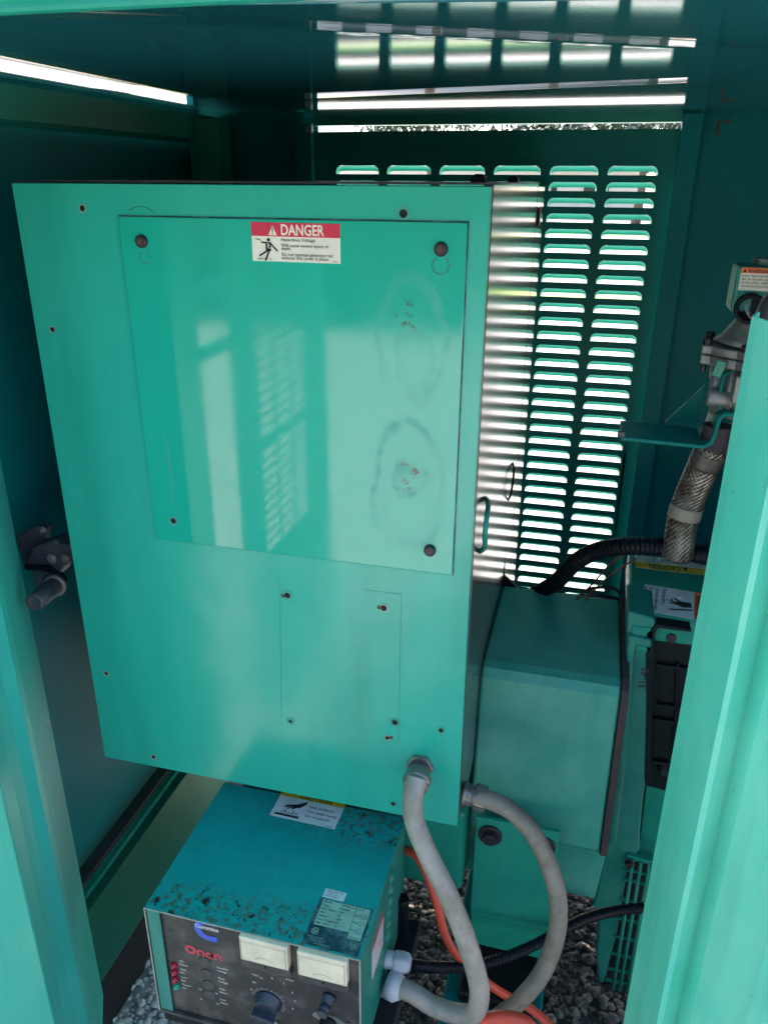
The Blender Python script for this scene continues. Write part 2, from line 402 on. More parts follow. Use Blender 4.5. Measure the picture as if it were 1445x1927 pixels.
def braid_mat():
    m, nt, b = nodes('stainless_braid'); v = coord(nt)
    n = noise(nt, 30, 3, .6, v); c = mix(nt, ramp(nt, n, .35, .7), (.10, .065, .045), (.42, .37, .32))
    nt.links.new(c, b.inputs['Base Color']); b.inputs['Metallic'].default_value = .8; b.inputs['Roughness'].default_value = .38; return m
M['braid'] = braid_mat()
M['darkalu'] = plain('grimy_steel', (.16, .13, .11), .45, .5, .3, 60, .2, 200, dirt=(.08, .05, .04), dirt_amt=.7)
def gravel_mat(name, a, b_, sc=32):
    m, nt, b = nodes(name); v = coord(nt)
    vo = N(nt, 'ShaderNodeTexVoronoi'); vo.inputs['Scale'].default_value = sc; nt.links.new(v, vo.inputs['Vector'])
    n = noise(nt, 3, 5, .6, v); n2 = noise(nt, 90, 4, .6, v)
    sep = N(nt, 'ShaderNodeSeparateColor'); nt.links.new(vo.outputs['Color'], sep.inputs[0])
    c = mix(nt, sep.outputs[0], a, b_); c = mix(nt, math_(nt, 'MULTIPLY', n2, .5), c, tuple(x * .6 for x in a))
    c = mix(nt, math_(nt, 'MULTIPLY', ramp(nt, vo.outputs['Distance'], .3, .8), .5), c, tuple(x * .4 for x in a))
    nt.links.new(c, b.inputs['Base Color']); b.inputs['Roughness'].default_value = .9
    h = math_(nt, 'SUBTRACT', 1.0, vo.outputs['Distance']); bump(nt, b, h, 1.0, .015); return m
M['gravel'] = gravel_mat('gravel', (.40, .36, .33), (.60, .56, .52))
M['shade_gravel'] = gravel_mat('shaded_gravel', (.035, .03, .028), (.09, .08, .07), 60)  # darker gravel, shade under the generator put into the colour
def stone_mat(nm, c1, c2):
    m, nt, b = nodes(nm); v = coord(nt)
    vo = N(nt, 'ShaderNodeTexVoronoi'); vo.inputs['Scale'].default_value = 22; nt.links.new(v, vo.inputs['Vector'])
    sep = N(nt, 'ShaderNodeSeparateColor'); nt.links.new(vo.outputs['Color'], sep.inputs[0])
    c = mix(nt, sep.outputs[1], c1, c2); c = mix(nt, math_(nt, 'MULTIPLY', noise(nt, 120, 4, .6, v), .5), c, c1)
    nt.links.new(c, b.inputs['Base Color']); b.inputs['Roughness'].default_value = .8; bump(nt, b, noise(nt, 150, 4, .6, v), .4, .002); return m
M['stone'] = stone_mat('stone', (.05, .038, .030), (.25, .19, .145)); M['palestone'] = stone_mat('pale_stone', (.50, .45, .42), (.80, .74, .70))  # dark and pale copies of the gravel: shade and light put into colour
M['grass'] = plain('verge_grass', (.17, .26, .035), .8, 0, .4, 3, .6, 30, dirt=(.3, .28, .06), dirt_amt=.5)
M['leaf'] = plain('hedge_leaf', (.018, .036, .013), .6, 0, .5, 2, 0)
M['bark'] = plain('bark', (.12, .09, .07), .9, 0, .3, 12, .5, 20)
M['farwall'] = plain('pale_render', (.62, .60, .56), .8, 0, .08, 2, 0)
M['farroof'] = plain('grey_roof_sheet', (.22, .24, .27), .6, 0, .1, 4, 0)
M['glass'] = plain('dark_window_glass', (.02, .03, .04), .08, 0, .1, 4, 0)

# ------------------------------------------------------------------ ground and surroundings
gm = MB(); gm.face([Vector((-160, -160, 0)), Vector((160, -160, 0)), Vector((160, 160, 0)), Vector((-160, 160, 0))])
o = gm.build('ground', M['gravel'], rec=False); meta(o, 'pale gravel yard around the machine', 'ground', kind='structure')
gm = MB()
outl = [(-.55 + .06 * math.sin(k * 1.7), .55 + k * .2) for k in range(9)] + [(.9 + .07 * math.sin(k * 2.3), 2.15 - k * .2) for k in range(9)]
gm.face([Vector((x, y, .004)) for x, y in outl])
o = gm.build('shaded_gravel_bed', M['shade_gravel'], rec=False); meta(o, 'gravel under the generator, its shade put into a dark colour', 'ground', kind='structure')
for i, (y0, y1) in enumerate(((11.0, 12.8), (27, 32))):
    g = MB(); g.face([Vector((-60, y0, .006)), Vector((60, y0 + .8, .006)), Vector((60, y1 + .5, .006)), Vector((-60, y1, .006))])
    o = g.build('grass_verge', M['grass'], rec=False); meta(o, ['narrow grass strip nearer the enclosure', 'wide grass strip farther from the enclosure'][i], 'grass', kind='structure')
def stones(n, x0, x1, y0, y1, smin, smax, name, label, zb=.0, mat='stone'):
    import numpy as np
    t = bmesh.new(); bmesh.ops.create_icosphere(t, subdivisions=1, radius=1)
    bv = np.array([v.co[:] for v in t.verts]); bf = np.array([[v.index for v in f.verts] for f in t.faces]); t.free()
    rng = np.random.default_rng(5); vs = []; fs = []
    for i in range(n):
        s = smin + (smax - smin) * rng.random() ** 3
        sc = s * (0.6 + .7 * rng.random(3)); sc[2] *= .7
        a = rng.random() * 6.28; c, q = math.cos(a), math.sin(a)
        p = bv * (1 + .22 * rng.standard_normal((len(bv), 1))) * sc
        p = np.stack([p[:, 0] * c - p[:, 1] * q, p[:, 0] * q + p[:, 1] * c, p[:, 2]], 1)
        p += [x0 + (x1 - x0) * rng.random(), y0 + (y1 - y0) * rng.random(), zb + sc[2] * .35]
        vs.append(p); fs.append(bf + i * len(bv))
    me = bpy.data.meshes.new(name); me.from_pydata(np.concatenate(vs).tolist(), [], np.concatenate(fs).tolist())
    me.materials.append(M[mat]); o = bpy.data.objects.new(name, me); COL.objects.link(o)
    for p in me.polygons: p.use_smooth = True
    return meta(o, label, 'gravel', kind='stuff')
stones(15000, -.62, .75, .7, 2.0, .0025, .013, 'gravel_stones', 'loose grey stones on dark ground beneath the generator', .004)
stones(3800, -1.0, -.52, .6, 1.4, .003, .012, 'pale_gravel_stones', 'pale gravel beside the left base rail', .002, 'palestone')

def canopy(m, c, r, n, s):
    for _ in range(n):
        d = Vector((random.gauss(0, 1), random.gauss(0, 1), random.gauss(0, 1))).normalized() * (random.random() ** .4)
        p = Vector(c) + Vector((d.x * r[0], d.y * r[1], d.z * r[2]))
        a = Vector((random.gauss(0, 1), random.gauss(0, 1), random.gauss(0, 1))).normalized() * s; b_ = a.orthogonal().normalized() * s * .6
        m.face([p - a, p + b_, p + a, p - b_])
def tree(x, y, h, w, label, group):
    t = thing('tree', label, 'tree', Vector((x, y, 0)), group)
    m = MB(); m.tube([Vector((x, y, 0)), Vector((x + .1, y, h * .3)), Vector((x - .1, y, h * .62))], lambda i: (.22, .16, .08)[i], 8)
    for k in range(4):
        a = k * 1.7; m.tube([Vector((x, y, h * .35 + k * .2)), Vector((x + math.cos(a) * w * .5, y + math.sin(a) * w * .5, h * .62))], lambda i: (.08, .03)[i], 6)
    m.build('trunk', M['bark'], t)
    m = MB()
    for k in range(9):
        a = random.random() * 6.28; rr = random.random() * w * .5
        canopy(m, (x + rr * math.cos(a), y + rr * math.sin(a), h * (.5 + .4 * random.random())), (w * .38, w * .38, h * .17), 260, .13)
    m.build('crown', M['leaf'], t, rec=False)
for i, (x, y, h, w, nm) in enumerate([(-7.5, 36, 6, 4.6, 'leafy tree beyond the yard, far left of the building'), (-2.6, 37, 5.6, 5.0, 'wide leafy tree beyond the yard behind the middle of the pale building'), (1.2, 36, 5.2, 4.6, 'leafy tree beyond the yard at the right end of the pale building'), (5.5, 37, 5.4, 4.2, 'leafy tree beyond the yard right of the pale building'),
                               (-9, -9, 5, 4.4, 'unseen broad tree behind the camera on the left, for reflections'), (-4.6, -8.4, 4.2, 4.2, 'unseen round tree behind the camera, middle, for reflections'), (-.6, -9, 5, 4.4, 'unseen tall tree behind the camera on the right, for reflections'), (3.6, -9, 5, 4.4, 'unseen wide tree behind the camera, far right, for reflections')]):  # the trees behind the camera are unseen, there only for reflections
    tree(x, y, h, w, nm, 'trees round the yard')
hd = MB(); hd.box(-30, 20, -8.0, -7.1, -1.6, 1.6)
for k in range(9000):
    p = Vector((-30 + 50 * random.random(), -7.1 + .3 * random.random(), 3.4 * random.random()))
    a = Vector((random.gauss(0, 1), random.gauss(0, 1), random.gauss(0, 1))).normalized() * .12; b_ = a.orthogonal().normalized() * .07
    hd.face([p - a, p + b_, p + a, p - b_])
meta(hd.build('hedge', M['leaf'], rec=False), 'unseen dense dark hedge behind the camera, placed to shape reflections', 'hedge')  # unseen hedge, set and darkened to shape reflections on the cover
bl = thing('storage_building', 'low pale building with grey roof far beyond the louvres', 'building', Vector((-2, 42, 0)))
MB().box(-14, 1.5, 40, 46, -1.6, .45).build('wall', M['farwall'], bl)
m = MB(); m.prism([V(-14.4, 39.6, .45), V(-14.4, 46.4, .45), V(-14.4, 43, 1.7)], Vector((16.3, 0, 0))); m.build('roof', M['farroof'], bl)
for k in range(6): MB().box(-12.6 + k * 2.3, -11.5 + k * 2.3, 39.96, 40, -.9, -.1).build('window', M['glass'], bl)

# ------------------------------------------------------------------ enclosure
XL, XR, YBK, YL = -.83, .62, 1.76, 1.72
enc = thing('generator_enclosure', 'green sheet metal generator enclosure with open doors and louvred back wall', 'enclosure', V(-.1, 1.2, -1.6))
# roof: one creased sheet, mirror smooth
def roofz(x, y):
    yc = 1.32 - .2 * (x + .46)
    def seg(a, b): return max(0, min(1.72, b) - max(y, a)) if y < b else 0
    z = .117
    z -= (.021 + .035 * (x + .46)) * seg(yc - .10, yc)
    yd = .745 + .5 * (x + .2); z -= .080 * max(0, yd - max(y, yd - .10)); z -= .05 * max(0, yd - .10 - y)
    if x < -.52: z -= .0; z += .05 * 0
    return z
m = MB(); nx, ny = 60, 300; x0, x1, y0, y1 = -.89, .75, .545, YBK + .02
grid = [[m.b.verts.new((x0 + (x1 - x0) * i / nx, y0 + (y1 - y0) * j / ny, 0)) for j in range(ny + 1)] for i in range(nx + 1)]
for i in range(nx + 1):
    for j in range(ny + 1):
        v = grid[i][j]; z = roofz(v.co.x, v.co.y)
        t_ = min(1, max(0, (-.62 - v.co.x) / .09)); z += .019 * t_ * t_ * (3 - 2 * t_)
        v.co.z = z + GZ
for i in range(nx):
    for j in range(ny):
        f = m.b.faces.new([grid[i][j], grid[i][j + 1], grid[i + 1][j + 1], grid[i + 1][j]]); f.smooth = True
roof = m.build('roof_panel', M['roof'], enc, rec=False)
sd = roof.modifiers.new('thick', 'SOLIDIFY'); sd.thickness = .004; sd.offset = -1
# front hem of the roof and the raised lid
m = MB(); m.box(-.9, .75, .5345, .5445, .1015, .13); m.build('roof_hem', M['green'], enc, .003)
m = MB(); m.sheet([V(-.95, .530, .108), V(-.95, .49, .15), V(-.95, .22, .55), V(-.95, .18, .54)], Vector((1.75, 0, 0)), .003); m.build('raised_lid', M['door'], enc, .001)

# louvred back panel ----------------------------------------------------------
LW, LH = .092, .0162
def slot_outline(k=7):
    h0, h1 = -LH / 2, LH / 2; r = .0115; pts = [(-LW / 2, h0), (LW / 2, h0)]
    for i in range(k + 1):
        t = R(90 * i / k); pts.append((LW / 2 - r + r * math.cos(t), h1 - r + r * math.sin(t)))
    for i in range(k + 1):
        t = R(90 + 90 * i / k); pts.append((-LW / 2 + r + r * math.cos(t), h1 - r + r * math.sin(t)))
    return pts
SO = slot_outline(); PX, PZ = .110, .029
def cell_tris():
    outer = [Vector((-PX / 2, -PZ / 2, 0)), Vector((PX / 2, -PZ / 2, 0)), Vector((PX / 2, PZ / 2, 0)), Vector((-PX / 2, PZ / 2, 0))]
    hole = [Vector((a, b, 0)) for a, b in SO][::-1]
    allp = outer + hole
    return allp, tessellate_polygon([outer, hole])
CP, CT = cell_tris()
cols = [-.509 + PX * i for i in range(6)]; rows = [.0185 - PZ * .9995 * j for j in range(35)]
lp = MB()
for cx_ in cols:
    for rz_ in rows:
        vs = [lp.b.verts.new((cx_ + p.x, YL, rz_ + p.y + GZ)) for p in CP]
        for t in CT: lp.b.faces.new([vs[i] for i in t])
xa, xb = cols[0] - PX / 2, cols[-1] + PX / 2; za, zb = rows[-1] - PZ / 2, rows[0] + PZ / 2
def rectf(m, x0, x1, z0, z1, y): m.face([V(x0, y, z0), V(x1, y, z0), V(x1, y, z1), V(x0, y, z1)])
rectf(lp, -.606, xa, za, zb, YL); rectf(lp, -.606, .12, zb, .0905, YL); rectf(lp, -.606, .12, -1.06, za, YL)
# right margin with the small drilled hole
hx, hz = U(1174, 850, Y=YL).x, U(1174, 850, Y=YL).z - GZ
outer = [Vector((xb, za, 0)), Vector((.12, za, 0)), Vector((.12, zb, 0)), Vector((xb, zb, 0))]
hole = [Vector((hx + .0042 * math.cos(-R(24 * i)), hz + .0042 * math.sin(-R(24 * i)), 0)) for i in range(15)]
vs = [lp.b.verts.new((p.x, YL, p.y + GZ)) for p in outer + hole]
for t in tessellate_polygon([outer, hole]): lp.b.faces.new([vs[i] for i in t])
bmesh.ops.remove_doubles(lp.b, verts=lp.b.verts[:], dist=.00005)
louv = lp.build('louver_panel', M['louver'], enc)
sd = louv.modifiers.new('thick', 'SOLIDIFY'); sd.thickness = .0016; sd.offset = 0
# hood of one louvre, pressed outward and open below
hm = bmesh.new(); K = 7; npt = 24
rings = []
for a in range(K + 1):
    t = R(90) * a / K; out = .0125 * math.sin(t); drop = (1 - math.cos(t))
    ring = []
    for i in range(npt + 1):
        s_ = i / npt; ang = math.pi * s_
        # arch outline of the slot (right bottom -> over the top -> left bottom)
        ex = math.copysign(abs(math.cos(ang)) ** .22, math.cos(ang)) * LW / 2
        ez = -LH / 2 + LH * (math.sin(ang) ** .42 if math.sin(ang) > 0 else 0)
        shr = 1 - .06 * math.sin(t)
        top = -LH / 2 + (ez + LH / 2) * (1 - .60 * drop)
        ring.append(hm.verts.new((ex * shr, out, top + .0)))
    rings.append(ring)
for a in range(K):
    for i in range(npt):
        f = hm.faces.new([rings[a][i], rings[a + 1][i], rings[a + 1][i + 1], rings[a][i + 1]]); f.smooth = True
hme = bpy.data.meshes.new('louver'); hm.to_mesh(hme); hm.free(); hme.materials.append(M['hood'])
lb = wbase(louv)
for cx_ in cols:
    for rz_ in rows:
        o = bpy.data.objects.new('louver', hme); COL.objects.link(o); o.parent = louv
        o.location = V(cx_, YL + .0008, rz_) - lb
# frame of the louvred panel
m = MB(); m.sheet([V(.1185, YL - .012, -1.06), V(.1195, YL - .024, -1.06), V(.151, YL - .024, -1.06), V(.151, YL + .028, -1.06)], Vector((0, 0, 1.174)), .002)
m.build('frame_rail', M['inner'], enc, .0012)
m = MB(); m.sheet([V(-.632, YL + .03, -1.06), V(-.632, YL - .024, -1.06), V(-.601, YL - .024, -1.06), V(-.600, YL - .012, -1.06)], Vector((0, 0, 1.165)), .002)
m.build('frame_rail', M['inner'], enc, .0012)
m = MB(); m.sheet([V(-.600, YL - .006, .1180), V(-.600, YL - .006, .1035), V(-.600, YL + .02, .1035)], Vector((.75, 0, 0)), .002); m.build('header_strip', M['green'], enc)
for (px, py) in ((1297, 245),):
    p = U(px, py, Y=YL - .024); MB().cyl(p, p + Vector((0, -.004, 0)), .0075, 16).build('screw', M['inner'], enc, .001)
p = U(581, 243, Y=YL - .026)
MB().cyl(p, p + Vector((0, .0012, 0)), .007, 16).build('bright_notch', M['white2'], enc)
m = MB(); a = U(1352, 222, Y=1.70); m.box(a.x, a.x + .022, 1.69, 1.70, .098, .101); m.cyl(V(a.x, 1.695, .0995), V(a.x, 1.695, .078), .0025, 8); m.build('hinge_pin', M['rust'], enc)
# solid parts of the back wall
m = MB(); m.box(.140, XR, YBK - .012, YBK - .010, -1.25, .1185); m.build('back_sheet', M['inner'], enc)
m = MB(); m.prism([V(-.90, YBK - .012, -1.25), V(-.602, YBK - .012, -1.25), V(-.602, YBK - .012, .1185), V(-.63, YBK - .012, .1185), V(-.70, YBK - .012, .138), V(-.90, YBK - .012, .138)], Vector((0, .002, 0))); m.build('back_sheet', M['inner'], enc)
m = MB(); m.box(-.632, .151, YL + .004, YL + .03, -1.25, -1.062); m.build('back_sill', M['inner'], enc)
m = MB(); m.sheet([V(XL, 1.70, -1.25), V(-.842, 1.64, -1.25), V(-.782, 1.64, -1.25), V(-.782, 1.70, -1.25)], Vector((0, 0, 1.362)), .002); m.build('corner_post', M['green'], enc, .001)
# right wall
m = MB(); m.box(XR, XR + .003, .66, YBK, -1.25, .112); m.build('side_wall', M['inner'], enc)
# left wall with open slit under the roof edge and channel beam
m = MB(); m.box(XL - .045, XL - .042, .80, YBK, -1.34, .094); m.box(XL - .048, XL - .046, .70, 1.73, .1275, .147); m.box(XL - .048, XL - .0455, 1.73, YBK, .08, .147); m.build('side_wall', M['inner'], enc)
m = MB(); m.sheet([V(XL - .006, .86, .113), V(XL, .86, .1175), V(XL, .86, .077), V(XL - .028, .86, .070)], Vector((0, .885, 0)), .002); m.build('top_channel', M['green'], enc, .001)
m = MB(); m.sheet([V(-.84, 1.50, .0), V(-.84, 1.53, .0), V(-.80, 1.56, .0)], Vector((0, 0, -.9)), .002); m.build('wall_stiffener', M['primer'], enc)
# floor rails on the left
m = MB(); m.sheet([V(-.805, .80, -1.462), V(-.805, .80, -1.272), V(-.832, .80, -1.272)], Vector((0, 1.0, 0)), .003); m.build('base_rail', M['olive'], enc, .0015)
m = MB(); m.sheet([V(-.835, .80, -1.255), V(-.822, .80, -1.268), V(-.8215, .80, -1.255)], Vector((0, 1.0, 0)), .002); m.build('sill_channel', M['green'], enc)
m = MB(); m.box(-.862, -.836, .80, 1.74, -1.262, -1.245); m.build('sill_bar', M['primer'], enc)
m = MB(); m.box(-.83, -.806, .70, 1.80, -1.598, -1.464); m.build('skid', M['void'], enc)
p = U(316, 1672, X=-.803); MB().cyl(p, p + Vector((.006, 0, 0)), .006, 10).cyl(p + Vector((0, .018, .001)), p + Vector((.005, .018, .001)), .004, 8).build('rusty_bolt', M['rust'], enc)
p = U(320, 1467, Y=1.42); MB().cyl(p, p + Vector((.003, -.004, .002)), .0035, 10).build('bright_notch', M['white2'], enc)

# ---- left jamb and door
jam = MB(); jam.sheet([V(-.86, .95, -1.5), V(-.806, .905, -1.5), V(-.745, .806, -1.5)], Vector((0, 0, 1.61)), .003)
jam.build('door_jamb', M['jamb'], enc, .0015)
ld = MB()
ld.sheet([V(-.775, .840, -1.5), V(-.741, .802, -1.5), V(-.722, .772, -1.5), V(-.712, .752, -1.5), V(-.712, .728, -1.5), V(-.704, .70, -1.5), V(-.694, .69, -1.5), V(-.672, .648, -1.5)], Vector((0, 0, 1.56)), .003)
ldo = ld.build('left_door', M['jamb'], enc, .003, 3)
m = MB(); m.sheet([V(-.676, .650, -1.52), V(-.655, .630, -1.52), V(-.70, .52, -1.52), V(-.755, .40, -1.52), V(-.78, .306, -1.52)], Vector((0, 0, 1.56)), .003); m.build('door_leaf', M['door'], ldo, .002)
m = MB()
def yz(y0, y1, z0, z1): m.face([V(-.78, y0, z0), V(-.78, y1, z0), V(-.78, y1, z1), V(-.78, y0, z1)])
lr = [-.30 + PX * i + PX / 2 for i in range(3)]
for c in lr:
    for j in range(30):
        if (j % 11) in (8,): yz(c - PX / 2, c + PX / 2, -.07 - (j + .5) * PZ, -.07 - (j - .5) * PZ); continue
        vs = [m.b.verts.new((-.78, c + p.x, -.07 - j * PZ + p.y + GZ)) for p in CP]
        for t in CT: m.b.faces.new([vs[i] for i in t])
y_a, y_b, z_a, z_b = -.30, -.30 + 3 * PX, -.07 - 29.5 * PZ, -.07 + .5 * PZ
yz(-.50, y_a, -1.5, .06); yz(y_b, .17, -1.5, .06); yz(y_a, y_b, -1.5, z_a); yz(y_a, y_b, z_b, .06)
m.build('louvered_leaf', M['door'], ldo)  # unseen leaf, its gap and position shaped for the cover reflections
for z in (-1.2, -.35, -.22): MB().box(-.785, -.775, .168, .308, z, z + .03).build('hinge', M['door'], ldo)
p = U(97, 1338, X=-.80)
m = MB()
for k in range(6): m.lathe(p + Vector((random.uniform(-.002, .008), -.014 - random.random() * .006, random.uniform(-.010, .010))), Vector((random.gauss(0, 1), -1, random.gauss(0, 1))), [(0, .003), (.002, .006), (.005, .005), (.007, .0015)], 7)
wad = m.build('chewing_gum', M['gland']); meta(wad, 'small white wad stuck on the left jamb below the latch', 'gum')

# ---- right door: folded edge
rd = MB()
rd.sheet([V(.117, .645, -1.5), V(.1105, .622, -1.5), V(.128, .561, -1.5), V(.1300, .5615, -1.5), V(.149, .582, -1.5), V(.152, .580, -1.5)], Vector((0, 0, 1.5 - .088)), .0025)
rdo = rd.build('right_door', M['door'], enc, .002, 3)
m = MB(); m.sheet([V(.1495, .580, -1.5), V(.157, .562, -1.5), V(.19, .525, -1.5), V(.44, .40, -1.5)], Vector((0, 0, 1.42)), .003); m.build('door_leaf', M['door'], rdo, .004, 3)

m = MB(); m.box(.1092, .1108, .6212, .6226, -1.5, -.0885); m.build('worn_edge', M['rim'], rdo)
# ------------------------------------------------------------------ latch on the left wall
lt = thing('door_latch', 'black rotary latch with a cylindrical striker on the left wall', 'latch', U(90, 1060, Y=.93))
def pol(pxs, Y, th, name, mat, par, bevel=.001, **k):
    m = MB(); m.prism([U(*p, Y=Y) for p in pxs], Vector((0, th, 0))); return m.build(name, mat, par, bevel, **k)
pol([(30, 1010), (72, 989), (84, 996), (80, 1024), (66, 1030), (60, 1040), (58, 1060), (44, 1062)], .945, .02, 'bracket_plate', M['latch'], lt, .002)
pol([(60, 1030), (104, 1015), (110, 1022), (134, 1026), (146, 1052), (118, 1068), (110, 1084), (88, 1068), (44, 1064), (56, 1042)], .930, .028, 'latch_body', M['latch'], lt, .003)
pol([(44, 1064), (92, 1066), (108, 1080), (94, 1082), (48, 1072)], .924, .03, 'lower_lip', M['black'], lt, .001)
for (px, py, r) in ((83, 996, .0034), (99, 1050, .0055), (125, 1050, .0045)):
    p = U(px, py, Y=.928); MB().cyl(p, p + Vector((0, -.006, 0)), r, 14).cyl(p, p + Vector((0, -.003, 0)), r * 1.5, 14).build('rivet', M['steel'], lt, .0008)
p = U(100, 1092, Y=.925); q = p + Vector((-.028, .012, .006))
m = MB(); m.obox(p + Vector((-.032, -.005, -.014)), Vector((.03, 0, -.002)), Vector((0, .03, 0)), Vector((0, 0, .03))); m.build('striker_block', M['latch'], lt, .005, 3)
MB().lathe(p + Vector((0, .012, -.002)), Vector((0, -1, -.12)), [(0, .017), (.016, .017), (.02, .014)]).build('cam_disc', M['latch'], lt)
a, b_ = U(104, 1102, Y=.905), U(60, 1138, Y=.835)
d = (b_ - a).normalized()
MB().lathe(a - d * .004, d, [(0, .0165), (.004, .0175), (.008, .0165)]).build('washer', M['steel'], lt)
MB().lathe(a + d * .004, d, [(0, .0135), (.03, .0138), ((b_ - a).length - .012, .0132), ((b_ - a).length - .010, .011), ((b_ - a).length - .014, .006)]).build('rubber_sleeve', M['latch'], lt)
MB().cyl(b_ - d * .0135, b_ - d * .0105, .006, 14).build('pin_end', M['rust'], lt)

# ------------------------------------------------------------------ control box
cb = thing('control_box', 'large turquoise control box with a bolted square cover and danger label', 'control box', BOXB)
X0, X1, Z0, Z1, YF = -.708, -.1195, -.883, -.006, .900
m = MB()
m.sheet([V(X0, YF + .18, Z0), V(X0, YF, Z0), V(X1, YF, Z0), V(X1, YF + .012, Z0)], Vector((0, 0, Z1 - Z0)), -.0025)
front = m.build('front_panel', M['boxfront'], cb, .0035, 3)
MB().box(X0 + .003, X1 - .003, YF + .012, 1.50, Z0, Z0 + .003).build('bottom_panel', M['boxfront'], cb)
MB().box(X0 + .001, X1 + .004, YF + .004, 1.50, Z1 + .0015, Z1 + .0035).build('top_panel', M['dark'], cb)
MB().box(X0 + .0005, X0 + .003, YF + .18, 1.50, Z0 + .004, Z1).build('side_panel', M['boxfront'], cb)
MB().box(X1 - .002, X1 + .0010, YF + .0125, 1.500, Z0 + .004, Z1 + .001).build('bare_side_panel', M['metal'], cb, label='bare streaky metal side sheet')
MB().box(X1 - .006, X1 - .003, 1.498, 1.512, Z0 + .004, Z1 + .001).build('seam', M['void'], cb)
MB().box(X1 - .002, X1 + .0010, 1.511, 1.665, Z0 + .004, Z1 - .004).build('rear_side_panel', M['metal'], cb)
MB().box(X0, X1 - .004, 1.50, 1.665, Z0 + .1, Z1 - .004).build('rear_shell', M['inner'], cb)
for (px, w) in ((898, .016), (964, .014)):
    p = U(px, 345, Y=.95 if px < 930 else 1.14)
    m = MB(); m.box(p.x - w / 2, p.x + w / 2, p.y, p.y + .02, Z1 + .0036, Z1 + .010); m.box(p.x - w * .25, p.x + w * .3, p.y + .002, p.y + .018, Z1 + .0101, Z1 + .0125); m.build('top_clip', M['black'], cb, .001)
MB().box(X1 + .001, X1 + .005, 1.535, 1.56, -.075, -.045).build('rear_clip', M['black'], cb, .001)
# cable loops poking through the side sheet
def sideloop(pts, r, mat, name):
    m = MB(); m.tube(spline([Vector((X1 + o_, U(px, py, X=X1).y, U(px, py, X=X1).z)) for px, py, o_ in pts], 8), r, 8); m.build(name, mat, cb)
sideloop([(913, 936, -.002), (907, 944, .008), (899, 965, .012), (895, 1000, .012), (897, 1028, .010), (903, 1040, -.002)], .0034, M['green'], 'green_wire_loop')
sideloop([(965, 868, -.002), (960, 880, .006), (957, 900, .008), (953, 930, .007), (956, 944, -.002)], .0022, M['black'], 'black_wire_loop')
# square cover
CY = .8955
c0, c1 = U(227, 407, Y=YF), U(850, 1080, Y=YF)
m = MB(); m.obox(Vector((-.5635, CY, c1.z)), Vector((.421, 0, 0)), Vector((0, .003, 0)), Vector((0, 0, c0.z - c1.z)))
MB().box(-.5648, -.1413, .8990, .9001, c1.z - GZ - .0012, c0.z - GZ + .0014).build('cover_shadow_line', M['platedark'], cb)  # thin dark plate painting the shadow line round the cover
cov = m.build('cover_plate', M['cover'], cb, .0012, 2)
def ringpart(p, r0, r1, name, mat, par, a0=0, a1=360):
    d = Decal(p, (1, 0, 0), (0, 0, 1), .0004); d.ring(0, 0, r0, r1, a0, a1, 28); return d.build(name, mat, par)
for (px, py) in ((268, 454), (830, 469), (809, 1035)):
    p = U(px, py, Y=CY)
    MB().lathe(p, Vector((0, -1, 0)), [(0, .0078), (.002, .0078), (.0042, .0072), (.0055, .0055)], 22).build('bolt', M['dark'], cov)
    MB().cyl(p + Vector((0, -.0056, 0)), p + Vector((0, -.0062, 0)), .0035, 6, smooth=False).build('bolt_socket', M['rust'], cov)
for (px, py, r) in ((273, 485, .0078), (829, 500, .0098)):
    ringpart(U(px, py, Y=CY), r - .0009, r, 'keyhole', M['platedark'], cov, 120, 420)
def hole(px, py, r, par, Y=YF, ringr=1.7, mat='void'):
    p = U(px, py, Y=Y)
    MB().lathe(p + Vector((0, .001, 0)), Vector((0, -1, 0)), [(0, r), (.0014, r), (.0016, r * .75), (.0011, r * .6)], 16).build('screw_hole', M[mat], par)
    ringpart(p + Vector((0, -.0004, 0)), r * 1.02, r * ringr, 'hole_rim', M['rim'] if ringr < 1.5 else M['shroud'], par)
hole(327, 980, .0040, cov, CY, 1.75)
for (px, py, r, rr) in ((156, 392, .0036, 1.35), (100, 620, .0034, 1.35), (759, 402, .0045, 1.6), (201, 1267, .0034, 1.4), (290, 1424, .0036, 1.4), (740, 1512, .0036, 1.6), (830, 1374, .0036, 1.6), (743, 1359, .0042, 1.7),
                    (729, 1388, .0034, 1.3), (547, 1357, .0026, 2.3), (541, 1120, .0042, 1.9), (722, 1144, .0045, 1.4)):
    hole(px, py, r, front, YF, rr)
for (px, py) in ((736, 1388), (714, 1143), (533, 1121)):
    p = U(px, py, Y=YF); MB().lathe(p, Vector((0, -1, 0)), [(0, .0032), (.0008, .0026), (.001, .001)], 9).build('rust_spot', M['rust'], front)
# faint outline of a plate that was painted over
d = Decal(V(0, YF, 0) - Vector((0, 0, GZ)), (1, 0, 0), (0, 0, 1), .0005)
q = [U(*p, Y=YF) for p in ((527, 1092), (755, 1118), (750, 1398), (530, 1352))]
for i, (a, b_) in enumerate(zip(q, q[1:] + q[:1])):
    if i == 0: a = a.lerp(b_, .72)
    if i == 2: b_ = a.lerp(b_, .16)
    d.line(a.x, a.z, b_.x, b_.z, .0007)
d.build('paint_ridge', M['shroud'], front)
d = Decal(V(0, YF, 0) - Vector((0, 0, GZ)), (1, 0, 0), (0, 0, 1), .0005); p = U(268, 420, Y=YF); d.ring(p.x, p.z - .01, .0282, .0288, 50, 125, 14); d.build('scratch', M['ink'], front)
